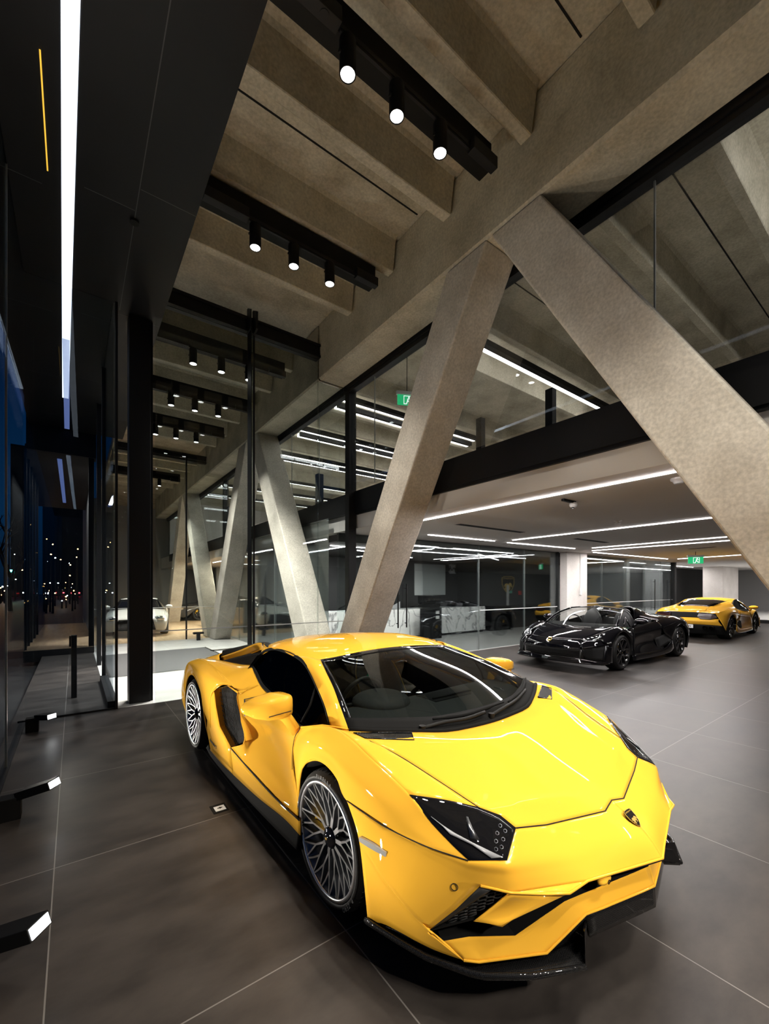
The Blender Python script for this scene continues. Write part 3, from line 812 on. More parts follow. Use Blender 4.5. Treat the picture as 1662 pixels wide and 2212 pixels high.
hero = thing('sports_car', 'glossy yellow wedge shaped supercar in the foreground, facing the camera', 'car', (2.040, 1.984, 0.0), math.atan2(-0.99988, 0.0153))
H = hero

# ---- key curves (right half)
RIDGE = [(-0.345,0.945,0.835), (-0.12,0.925,0.905), (0.03,0.92,0.925), (0.204,0.93,0.916), (0.332,0.925,0.881), (0.594,0.895,0.791)]
HLOUT = [(0.594,0.895,0.791), (0.70,0.878,0.722), (0.80,0.853,0.664), (0.870,0.830,0.626)]
SHUT  = [(0.066,0.865,0.918), (0.240,0.852,0.908), (0.390,0.790,0.868), (0.575,0.725,0.805), (0.781,0.671,0.744)]
HLTOP = [(0.594,0.895,0.791), (0.781,0.671,0.744), (0.845,0.607,0.716), (0.909,0.588,0.685)]
HLIN  = [(0.909,0.588,0.685), (0.956,0.711,0.624)]
HLBOT = [(0.870,0.830,0.626), (0.956,0.711,0.624)]
COWL  = [(0.066,0.865,0.918), (0.150,0.720,0.903), (0.235,0.555,0.892), (0.309,0.373,0.875), (0.325,0.165,0.865), (0.330,0.0,0.862)]
HFRONT = [(0.909,0.588,0.685), (0.954,0.433,0.665), (1.041,0.095,0.651), (1.027,0.0,0.666)]

def mirror_line(pts):                    # right edge ... centre -> right ... left
    return [q3(p) for p in pts]+[q3(p, -1) for p in reversed(pts[:-1])]

# ---- bonnet, full width
rear = curve(mirror_line(COWL), 48, True)
fr = resample([q3(p) for p in HFRONT]+[q3(p, -1) for p in reversed(HFRONT[:-1])], 480)
# keep the sharp corners of the front edge
def multi(pts, ns):
    out = []
    for (a, b), n in zip(zip(pts, pts[1:]), ns):
        for i in range(n): out.append(a.lerp(b, i/n))
    out.append(pts[-1]); return out
fr = multi(mirror_line(HFRONT), [6, 14, 4, 4, 14, 6])
sideR = curve(L3(SHUT), 20, True)+[q3((0.845,0.607,0.716)).lerp(q3(SHUT[-1]), 1-k/3) for k in (1, 2, 3)]+[q3(HFRONT[0]).lerp(q3((0.845,0.607,0.716)), 1-k/3) for k in (1, 2, 3)]
sideL = [Vector((p.x, -p.y, p.z)) for p in sideR]
hood_grid = coons(rear, fr, sideR, sideL, 0.012, (0, 0, 1))
panel('bonnet', hood_grid, M['yellow'], H)
MB().tube(multi(mirror_line(HFRONT), [4, 8, 3, 3, 8, 4]), 0.0028, 6).build('shut_line', M['void'], H)
for s in (1, -1):
    seam('shut_line', SHUT[1:], 0.0024, H, s)

# ---- nose between the headlamps down to the lip
def nose(side):
    top = [HFRONT[0], HFRONT[1], HFRONT[2], HFRONT[3]]
    mid = [(0.956,0.711,0.624), (1.052,0.425,0.598), (1.125,0.10,0.604), (1.146,0.0,0.598)]
    lip = [(0.985,0.725,0.522), (1.128,0.429,0.521), (1.212,0.10,0.502), (1.241,0.0,0.499)]
    low = [(0.976,0.717,0.575), (1.092,0.428,0.560), (1.176,0.10,0.558), (1.200,0.0,0.553)]
    GN = loft([L3(top, side), L3(mid, side), L3(low, side), L3(lip, side)], 6, 8, False, True)
    # shoulder of the bumper between the wing seam, the lamp and the lip crease
    tp = multi(L3([(0.522,0.962,0.640), (0.720,0.915,0.640), (0.870,0.830,0.626), (0.956,0.711,0.624)], side), [5, 5, 6])
    bt = curve(L3([(0.50,0.966,0.636), (0.68,0.934,0.612), (0.80,0.880,0.578), (0.900,0.800,0.534), (0.985,0.725,0.522)], side), 16)
    right = [r[0] for r in GN[6:]]
    GS = coons(tp, bt, multi([tp[0], bt[0]], [12]), right)
    ft = curve(L3([(0.223,0.975,0.637), (0.36,0.974,0.640), (0.50,0.966,0.636)], side), 8)+bt[1:13]
    fb = [(0.425,0.994,0.19), (0.51,0.976,0.225), (0.60,0.958,0.24), (0.68,0.934,0.242), (0.75,0.910,0.245), (0.81,0.880,0.246), (0.86,0.850,0.246)]
    fl_ = [(0.223,0.975,0.637), (0.296,0.978,0.563), (0.342,0.982,0.495), (0.378,0.988,0.39), (0.425,0.994,0.19)]
    fr2 = [(0.900,0.800,0.534), (0.835,0.865,0.435), (0.755,0.940,0.335), (0.81,0.893,0.29), (0.86,0.850,0.246)]
    GF = coons(ft, curve(L3(fb, side), 20), curve(L3(fl_, side), 24), multi(L3(fr2, side), [6]*4), 0.006, (0.2, -0.9*side, 0))
    panel_multi('front_bumper', [GN, GS, GF], M['yellow'], H)
    # rolled lip edge
    lipc = [(0.900,0.800,0.534), (0.985,0.725,0.522), (1.06,0.60,0.505), (1.110,0.535,0.508), (1.128,0.429,0.521), (1.212,0.10,0.502), (1.241,0.0,0.499)]
    MB().tube(multi(L3(lipc, side), [4]*6), 0.005, 8).build('nose_lip', M['yellow'], H)
    # small dip beside the kink
    G = coons(multi(L3([(0.985,0.725,0.522), (1.128,0.429,0.521)], side), [6]), multi(L3([(0.985,0.725,0.520), (1.06,0.60,0.503), (1.110,0.535,0.506), (1.128,0.429,0.519)], side), [2, 2, 2]),
              multi(L3([(0.985,0.725,0.522), (0.985,0.725,0.520)], side), [2]), multi(L3([(1.128,0.429,0.521), (1.128,0.429,0.519)], side), [2]))
    panel('nose_lip', G, M['yellow'], H, 0.004)
both(nose)

# ---- front wing: outer flank and the inner shoulder
ARCH_F = [(-0.318,0.975,0.265), (-0.318,0.975,0.443), (-0.293,0.975,0.585), (-0.245,0.975,0.659), (-0.161,0.975,0.710), (-0.074,0.975,0.739), (0.009,0.975,0.744), (0.094,0.975,0.726), (0.167,0.975,0.685), (0.223,0.975,0.637), (0.296,0.978,0.563), (0.342,0.982,0.495), (0.378,0.988,0.39), (0.415,0.992,0.23), (0.425,0.994,0.19)]
def wing(side):
    G = [[RIDGE[0], (-0.42,0.955,0.70), (-0.322,0.975,0.45)],
         [(-0.15,0.925,0.900), (-0.225,0.985,0.80), (-0.293,0.975,0.585)],
         [(0.03,0.92,0.925), (-0.06,1.000,0.838), (-0.161,0.975,0.710)],
         [(0.204,0.93,0.916), (0.10,1.003,0.845), (0.009,0.975,0.744)],
         [(0.332,0.925,0.881), (0.235,0.998,0.812), (0.120,0.975,0.714)],
         [(0.594,0.895,0.791), (0.46,0.968,0.735), (0.223,0.975,0.637)],
         [(0.70,0.878,0.722), (0.62,0.935,0.685), (0.522,0.962,0.640)],
         [(0.800,0.853,0.664), (0.76,0.888,0.652), (0.720,0.915,0.640)],
         [(0.870,0.830,0.626), (0.868,0.832,0.626), (0.866,0.834,0.626)]]
    panel('front_wing', loft([L3(r, side) for r in G], 6, 10), M['yellow'], H)
    rid = curve(L3([(-0.12,0.925,0.905), (0.03,0.92,0.925), (0.204,0.93,0.916), (0.332,0.925,0.881), (0.594,0.895,0.791)], side), 24)
    inn = curve(L3(SHUT, side), 24)
    d0 = multi([rid[0], inn[0]], [8]); d1 = multi([rid[-1], inn[-1]], [8])
    panel('front_wing', coons(rid, inn, d0, d1, 0.006, (0, 0, 1)), M['yellow'], H)
    # dark lip inside the arch
    MB().tube(curve(L3([(p[0], p[1]-0.006, p[2]-0.0) for p in ARCH_F], side), 40), 0.007, 8).build('arch_edge', M['yellow'], H)
    seam('shut_line', [(0.223,0.977,0.640), (0.36,0.975,0.642), (0.522,0.964,0.641), (0.720,0.917,0.640), (0.868,0.834,0.627)], 0.0022, H, side)
both(wing)

# ---- bumper flank, front corner
def bump(side):
    # fang between the lip and the slot
    G = coons(multi(L3([(0.985,0.725,0.515), (1.06,0.60,0.498), (1.098,0.535,0.500)], side), [6, 6]),
              multi(L3([(0.872,0.812,0.385), (0.972,0.768,0.412), (1.097,0.536,0.495)], side), [6, 6]),
              multi(L3([(0.985,0.725,0.515), (0.872,0.812,0.385)], side), [8]),
              multi(L3([(1.098,0.535,0.500), (1.097,0.536,0.495)], side), [8]))
    panel('bumper_fang', G, M['yellow'], H, 0.012)
    # outer intake: smooth outer frame, honeycomb, dark pocket
    A, B, C_, D = (0.900,0.800,0.530), (0.985,0.727,0.515), (0.872,0.812,0.385), (0.757,0.938,0.335)
    def ins(p, d): return (p[0]-d, p[1]-0.35*d, p[2]-0.1*d)
    A2 = tuple(0.62*a+0.38*b for a, b in zip(A, B)); D2 = tuple(0.72*a+0.28*b for a, b in zip(D, C_))
    panel('intake_frame', coons(multi(L3([A, A2], side), [3]), multi(L3([D, ins(D2, 0.012)], side), [3]), multi(L3([A, D], side), [6]), multi(L3([A2, ins(D2, 0.012)], side), [6])), M['framegrey'], H, 0.006)
    pk = [ins(p, 0.05) for p in (A2, B, C_, D2)]
    panel('intake_pocket', coons(multi(L3([pk[0], pk[1]], side), [3]), multi(L3([pk[3], pk[2]], side), [3]), multi(L3([pk[0], pk[3]], side), [3]), multi(L3([pk[1], pk[2]], side), [3])), M['void'], H, 0.004)
    m = MB()
    P = [q3(ins(p, 0.018), side) for p in (A2, B, C_, D2)]
    def at(u, v): return (P[0]*(1-u)+P[1]*u)*(1-v)+(P[3]*(1-u)+P[2]*u)*v
    NV, NU = 9, 3
    for r in range(NV):
        for c in range(NU+1):
            cu = (c+0.5*(r % 2))/NU; cv = (r+0.5)/NV
            if cu < 0.02 or cu > 0.98: continue
            hx = [at(min(1, max(0, cu+0.62/NU*math.cos(k*PI/3)*0.86)), min(1, max(0, cv+0.72/NV*math.sin(k*PI/3)))) for k in range(6)]
            m.tube(hx, 0.0022, 5, closed=True)
    m.build('honeycomb_mesh', M['mesh'], H)
    # matte black slot running from the intake to the middle under the lip
    sl_top = [(0.757,0.938,0.333), (0.862,0.808,0.380), (0.955,0.755,0.400), (1.080,0.525,0.486), (1.120,0.425,0.508), (1.212,0.10,0.49), (1.241,0,0.488)]
    sl_bot = [(0.79,0.900,0.300), (0.855,0.815,0.318), (0.965,0.672,0.322), (1.060,0.480,0.425), (1.09,0.38,0.432), (1.165,0.09,0.437), (1.185,0,0.437)]
    back_t = [(p[0]-0.075, p[1]*0.96, p[2]-0.004) for p in sl_top]; back_b = [(p[0]-0.07, p[1]*0.96, p[2]+0.0) for p in sl_bot]
    tt = multi(L3(sl_top, side), [3]*6); bb = multi(L3(sl_bot, side), [3]*6); bt = multi(L3(back_t, side), [3]*6); b2 = multi(L3(back_b, side), [3]*6)
    panel('lower_slot', [tt, bt, b2, bb], M['matblack'], H, 0.003, smooth=False)
    # yellow lower blade below the slot
    low_t = [(0.79,0.900,0.298), (0.855,0.815,0.316), (0.965,0.672,0.320), (1.060,0.480,0.423), (1.09,0.38,0.430), (1.165,0.09,0.435), (1.185,0,0.435)]
    low_b = [(0.86,0.850,0.246), (0.905,0.815,0.252), (1.050,0.590,0.268), (1.112,0.412,0.372), (1.135,0.32,0.368), (1.190,0.08,0.361), (1.208,0,0.360)]
    G = loft([multi(L3(low_t, side), [3]*6), multi(L3(low_b, side), [3]*6)], 6, 1, True, True)
    panel('lower_blade', G, M['yellow'], H, 0.012)
    MB().tube(multi(L3(low_b, side), [2]*6), 0.005, 8).build('blade_edge', M['yellow'], H)
    panel('lower_blade', coons(multi(L3([(0.757,0.940,0.335), (0.79,0.900,0.298)], side), [3]), multi(L3([(0.858,0.852,0.246), (0.860,0.850,0.246)], side), [3]), multi(L3([(0.757,0.940,0.335), (0.858,0.852,0.246)], side), [4]), multi(L3([(0.79,0.900,0.298), (0.860,0.850,0.246)], side), [4])), M['yellow'], H, 0.006)
    # carbon splitter: dark riser, wing plate, inner fin
    ris_t = [(0.425,0.990,0.188), (0.60,0.954,0.236), (0.75,0.906,0.241), (0.86,0.846,0.242), (0.905,0.811,0.246), (1.050,0.586,0.262), (1.112,0.408,0.366)]
    ris_b = [(0.40,0.975,0.160), (0.58,0.930,0.185), (0.72,0.880,0.195), (0.84,0.805,0.200), (0.89,0.765,0.205), (1.02,0.575,0.225), (1.100,0.39,0.262)]
    panel('splitter_riser', loft([multi(L3(ris_t, side), [3]*6), multi(L3(ris_b, side), [3]*6)], 3, 1, True, True), M['carbon'], H, 0.006)
    sp_o = [(0.42,1.005,0.200), (0.60,0.968,0.212), (0.73,0.930,0.214), (0.885,0.845,0.215), (0.935,0.815,0.222), (1.050,0.690,0.236), (1.153,0.496,0.237)]
    sp_i = [(0.40,0.930,0.180), (0.58,0.900,0.195), (0.72,0.850,0.198), (0.84,0.775,0.203), (0.89,0.735,0.208), (1.00,0.560,0.228), (1.085,0.375,0.258)]
    panel('splitter_wing', loft([multi(L3(sp_i, side), [3]*6), multi(L3(sp_o, side), [3]*6)], 3, 1, True, True), M['carbon'], H, 0.016, centre=Vector((0.7, 0, 0)))
    MB().tube(multi(L3(sp_o, side), [3]*6), 0.011, 8).build('splitter_edge', M['carbon'], H)
    fin = [(1.153,0.496,0.237), (1.100,0.380,0.262), (1.120,0.42,0.352), (1.135,0.468,0.345)]
    m = MB(); a = L3(fin, side); b = [p+Vector((-0.012, 0.010*side, -0.004)) for p in a]
    m.add(a+b, [(0, 1, 2, 3), (7, 6, 5, 4), (0, 4, 5, 1), (1, 5, 6, 2), (2, 6, 7, 3), (3, 7, 4, 0)])
    m.build('splitter_fin', M['gloss'], H)
    ct = [(1.112,0.408,0.364), (1.190,0.08,0.353), (1.208,0,0.352)]; cb = [(1.116,0.388,0.268), (1.195,0.08,0.270), (1.214,0,0.270)]
    panel('splitter_riser', loft([L3(ct, side), L3(cb, side)], 4, 6, True, True), M['carbon'], H, 0.010)
    # parking sensor ring and side marker
    c = q3((0.828,0.868,0.518), side)
    nrm = Vector((0.62, -0.75*side, 0.1)).normalized()
    u = nrm.orthogonal().normalized(); w = nrm.cross(u)
    m = MB(); m.tube([c+nrm*0.002+0.013*(math.cos(a*PI/9)*u+math.sin(a*PI/9)*w) for a in range(18)], 0.0016, 5, closed=True)
    m.build('parking_sensor', M['matblack'], H)
    mk = curve(L3([(0.365,0.992,0.530), (0.45,0.990,0.542), (0.545,0.978,0.546)], side), 12)
    m = MB()
    vs = []; 
    for k, p in enumerate(mk):
        hgt = 0.013*(0.75+0.25*math.sin(PI*k/12))
        vs += [p+Vector((0, -0.010*side, hgt)), p+Vector((0, -0.010*side, -hgt)), p+Vector((0, 0.02*side, -hgt)), p+Vector((0, 0.02*side, hgt))]
    fs = []
    for k in range(12):
        for e in range(4): fs.append((4*k+e, 4*k+(e+1) % 4, 4*k+4+(e+1) % 4, 4*k+4+e))
    fs += [(3, 2, 1, 0), (48, 49, 50, 51)]
    m.add(vs, fs); m.build('side_marker', M['reflector'], H, 'clear side marker strip ahead of the front wheel', recalc=True)
both(bump)
# little camera pod on the lip
c = Vector((1.136, -0.32, 0.489))
m = MB(); m.ell((c.x+0.004, c.y, c.z), (0.020, 0.046, 0.016), 16, 10); m.build('camera_pod', M['yellow'], H)
MB().tube([c+Vector((0.0245, 0, -0.001))+0.008*Vector((0.1*math.cos(a*PI/8), math.sin(a*PI/8), math.cos(a*PI/8))) for a in range(16)], 0.0018, 5, closed=True).build('camera_ring', M['matblack'], H)

# ---- headlamps
def lamp(side):
    top = curve(L3([HLTOP[0], (0.69,0.775,0.770), HLTOP[1]], side), 8)+multi(L3(HLTOP[1:], side), [4, 4])[1:]
    bot = curve(L3(HLOUT, side), 16)
    root = bot[0]
    # quad: tip edge (degenerate), top, inner, bottom/outer
    inner = multi(L3([HLTOP[-1], HLIN[1], HLBOT[0]], side), [5, 3])
    c0 = top; c1 = bot
    G = coons(c0, c1, [root]*9, inner, 0.004, (0.5, -0.5*side, 0.6))
    G = [[p+Vector((0.0012, -0.0012*side, 0.002)) for p in r] for r in G]
    o = panel('headlamp', G, M['lampglass'], H, 0.01, 'black glossy headlamp with a pale Y shaped light')
    def at(u, v):
        a = u*16; b = v*8; i = min(15, int(a)); j = min(7, int(b)); fa = a-i; fb = b-j
        p = (G[j][i]*(1-fa)+G[j][i+1]*fa)*(1-fb)+(G[j+1][i]*(1-fa)+G[j+1][i+1]*fa)*fb
        return p
    def band(pts, name, mat, lift=0.003):
        m = MB(); vs = []
        for (u, v, w) in pts:
            p0 = at(u, max(0.0, v-w)); p1 = at(u, min(1, v+w)); up = Vector((0.5, -0.5*side, 0.7)).normalized()*lift
            vs += [p0+up, p1+up]
        n = len(pts)
        m.add(vs, [(2*k, 2*k+1, 2*k+3, 2*k+2) for k in range(n-1)], True)
        ob = m.build(name, mat, o)
        md = ob.modifiers.new('sheet', 'SOLIDIFY'); md.thickness = 0.004; md.offset = 0
    def guide(U, V, mat, lift):
        up = Vector((0.55, -0.55*side, 0.63)).normalized()*lift
        m = MB(); m.grid([[q3(p, side)+up for p in U], [q3(p, side)+up for p in V]], True)
        ob = m.build('light_guide', mat, o); md = ob.modifiers.new('sheet', 'SOLIDIFY'); md.thickness = 0.005; md.offset = 0
    guide([(0.698,0.868,0.733), (0.746,0.847,0.710), (0.786,0.825,0.692), (0.853,0.784,0.667), (0.941,0.721,0.633)], [(0.699,0.868,0.732), (0.748,0.850,0.708), (0.780,0.841,0.688), (0.851,0.791,0.662), (0.918,0.758,0.631)], M['drl'], 0.004)
    guide([(0.780,0.746,0.728), (0.808,0.768,0.704), (0.836,0.786,0.680)], [(0.786,0.742,0.727), (0.822,0.755,0.701), (0.856,0.756,0.675)], M['alloyside'], 0.003)
    m = MB(); up = Vector((0.5, -0.5*side, 0.7)).normalized()
    for (u, v) in ((0.80, 0.18), (0.80, 0.34), (0.82, 0.48), (0.85, 0.60), (0.88, 0.20), (0.89, 0.36), (0.90, 0.50)):
        p = at(u, v)+up*0.003
        a = (at(u+0.02, v)-at(u-0.02, v)).normalized(); b = up.cross(a)
        m.tube([p+0.007*(math.cos(k*PI/3)*a+math.sin(k*PI/3)*b) for k in range(6)], 0.0012, 4, closed=True)
    m.build('led_cells', M['alloyside'], o)
both(lamp)

# ---- badge
def shield(w, h): return [(-0.5*w, 0.42*h), (-0.3*w, 0.49*h), (0, 0.5*h), (0.3*w, 0.49*h), (0.5*w, 0.42*h), (0.49*w, 0.05*h), (0.36*w, -0.22*h), (0.2*w, -0.38*h), (0, -0.5*h), (-0.2*w, -0.38*h), (-0.36*w, -0.22*h), (-0.49*w, 0.05*h)]
BULL = [(-0.40,0.02), (-0.30,0.16), (-0.12,0.20), (0.04,0.14), (0.16,0.24), (0.26,0.22), (0.36,0.12), (0.40,-0.02), (0.32,-0.06), (0.28,0.02), (0.20,0.02), (0.22,-0.16), (0.14,-0.24), (0.08,-0.20), (0.12,-0.06), (-0.08,-0.10), (-0.14,-0.30), (-0.22,-0.30), (-0.20,-0.14), (-0.30,-0.22), (-0.36,-0.18), (-0.28,-0.04)]
def badge(parent, Mx, w, h, d=0.003, cap='LAMBORGHINI'):
    b = MB().prism(shield(w, h), 'z', 0, d, Mx).build('badge', M['gloss'], parent, 'black and gold shield badge')
    ring = [Mx @ Vector((x, y, d)) for x, y in shield(w*0.97, h*0.97)]
    MB().tube(ring, w*0.022, 5, closed=True).build('badge_rim', M['gold'], b)
    MB().prism([(x*w*0.82, y*w*0.82-0.10*h) for x, y in BULL], 'z', d, d*1.7, Mx).build('badge_bull', M['gold'], b)
    text_mesh(cap, w*0.125, d*0.2, 'badge_letters', M['gold'], b, Mx @ Matrix.Translation((0, 0.36*h, d*1.2)), bold=0.0)
    return b
bx = Vector((0.78, 0, -0.62)).normalized()       # down the nose
up = Vector((0.62, 0, 0.78)).normalized()
R = Matrix((Vector((0, 1, 0)), -bx, up)).transposed().to_4x4()
R.translation = Vector((1.120, 0, 0.621))
badge(H, R, 0.066, 0.080)

# ---- windscreen, cowl, wipers
WTOP = [(-0.685,0.624,1.164), (-0.660,0.50,1.176), (-0.690,0.25,1.188), (-0.700,0,1.193)]
wt = curve(mirror_line(WTOP), 24); wb = curve(mirror_line(COWL), 24)
wsideR = curve(L3([(-0.685,0.624,1.164), (-0.30,0.745,1.058), (0.066,0.865,0.918)]), 16); wsideL = [Vector((p.x, -p.y, p.z)) for p in wsideR]
def dn(P, d): return [p+Vector((0, 0, -d)) for p in P]
G = coons(wt, wb, wsideR, wsideL, 0.02, (0.4, 0, 0.8))
panel('windscreen', G, M['carglass'], H, 0)
# black ceramic border
def strip(P, Q, name, mat, n=4, par=H, lift=0.0):
    g = [[p.lerp(q, k/n)+Vector((0, 0, lift)) for p, q in zip(P, Q)] for k in range(n+1)]
    return panel(name, g, mat, par, 0.003)
K = len(G)
strip(G[0], G[1], 'screen_border', M['gloss'], 3, lift=0.002)
strip(G[K-1], G[K-3], 'screen_border', M['trimblack'], 3, lift=0.003)
strip([r[0] for r in G], [r[1].lerp(r[0], 0.35) for r in G], 'screen_border', M['gloss'], 2, lift=0.002)
strip([r[-1] for r in G], [r[-2].lerp(r[-1], 0.35) for r in G], 'screen_border', M['gloss'], 2, lift=0.002)
MB().tube(dn(wb, -0.002), 0.014, 8).build('cowl_trim', M['trimblack'], H)
def wiper(arm, blade):
    m = MB(); m.tube(curve([Vector(p) for p in arm], 14), 0.011, 8)
    o = m.build('wiper_arm', M['matblack'], H)
    a = Vector(arm[0]); MB().cyl(a+Vector((0, 0, -0.03)), a+Vector((0, 0, 0.014)), 0.019, n=14).build('wiper_pivot', M['matblack'], o)
    MB().tube(curve([Vector(p) for p in blade], 14), [0.007]*3+[0.012]*9+[0.007]*3, 6).build('wiper_blade', M['trimblack'], o)
wiper([(0.245,-0.50,0.902), (0.275,-0.36,0.915), (0.295,-0.20,0.910), (0.285,-0.02,0.912)], [(0.225,-0.40,0.928), (0.262,-0.15,0.918), (0.245,0.22,0.926)])
wiper([(0.305,0.02,0.890), (0.290,0.16,0.908), (0.245,0.36,0.918), (0.165,0.58,0.935)], [(0.255,0.26,0.922), (0.165,0.54,0.940), (0.02,0.80,0.965)])
# vents at the base of the screen
def vent(side):
    a = L3([(0.120,0.872,0.912), (0.262,0.592,0.894), (0.335,0.640,0.886), (0.205,0.858,0.906)], side)
    m = MB(); up = Vector((0, 0, 0.006))
    m.add([p+up for p in a]+[p-up for p in a], [(0, 1, 2, 3), (7, 6, 5, 4), (0, 4, 5, 1), (1, 5, 6, 2), (2, 6, 7, 3), (3, 7, 4, 0)])
    o = m.build('bonnet_vent', M['carbon'], H, recalc=True)
    MB().tube([p+Vector((0, 0, 0.007)) for p in a], 0.004, 6, closed=True).build('vent_rim', M['gloss'], o)
both(vent)

# ---- roof and pillars
WINTOP = [(-0.101,0.870,0.869), (-0.260,0.820,0.961), (-0.451,0.775,1.043), (-0.689,0.727,1.130), (-0.896,0.707,1.167), (-1.156,0.700,1.179), (-1.351,0.705,1.170), (-1.504,0.733,1.118), (-1.588,0.793,1.010)]
BELT = [(-0.101,0.870,0.869), (-0.415,0.902,0.812), (-0.70,0.885,0.842), (-0.975,0.860,0.888), (-1.224,0.842,0.921), (-1.436,0.811,0.978), (-1.588,0.793,1.010)]
def pillar(side):
    inner = L3([(0.066,0.865,0.918), (-0.12,0.806,0.992), (-0.30,0.745,1.058), (-0.50,0.684,1.115), (-0.685,0.624,1.164)], side)
    mid = L3([(0.02,0.888,0.912), (-0.16,0.832,0.992), (-0.355,0.778,1.065), (-0.57,0.722,1.132), (-0.755,0.672,1.178)], side)
    outer = L3([(-0.085,0.885,0.885), (-0.250,0.832,0.968), (-0.445,0.786,1.050), (-0.685,0.737,1.137), (-0.890,0.717,1.173)], side)
    panel('windscreen_pillar', loft([inner, mid, outer], 5, 5), M['yellow'], H)
    # root of the pillar on the wing
    G = coons(multi(L3([(0.066,0.865,0.918), (0.03,0.90,0.925), (-0.12,0.925,0.905)], side), [4, 4]), multi(L3([(0.02,0.888,0.912), (-0.04,0.888,0.896), (-0.085,0.885,0.885)], side), [4, 4]),
              multi(L3([(0.066,0.865,0.918), (0.02,0.888,0.912)], side), [3]), multi(L3([(-0.12,0.925,0.905), (-0.085,0.885,0.885)], side), [3]))
    panel('windscreen_pillar', G, M['yellow'], H)
    G = loft([L3([(-0.12,0.925,0.905), (-0.345,0.945,0.835)], side), L3([(-0.090,0.892,0.888), (-0.415,0.910,0.815)], side)], 4, 6)
    panel('door_skin', G, M['yellow'], H)
both(pillar)
def roof():
    r0 = WTOP
    r1 = [(-0.890,0.717,1.173), (-0.88,0.56,1.205), (-0.90,0.28,1.222), (-0.91,0,1.228)]
    r2 = [(-1.156,0.710,1.185), (-1.16,0.55,1.225), (-1.18,0.28,1.240), (-1.19,0,1.243)]
    r3 = [(-1.351,0.715,1.176), (-1.40,0.54,1.215), (-1.42,0.28,1.235), (-1.43,0,1.238)]
    r4 = [(-1.60,0.690,1.150), (-1.70,0.52,1.180), (-1.74,0.28,1.205), (-1.76,0,1.21)]
    # front row shifted so that the outer edge follows the pillar
    rows = [r0, r1, r2, r3, r4]
    G = loft([mirror_line(r) for r in rows], 6, 6)
    panel('roof_panel', G, M['yellow'], H)
roof()
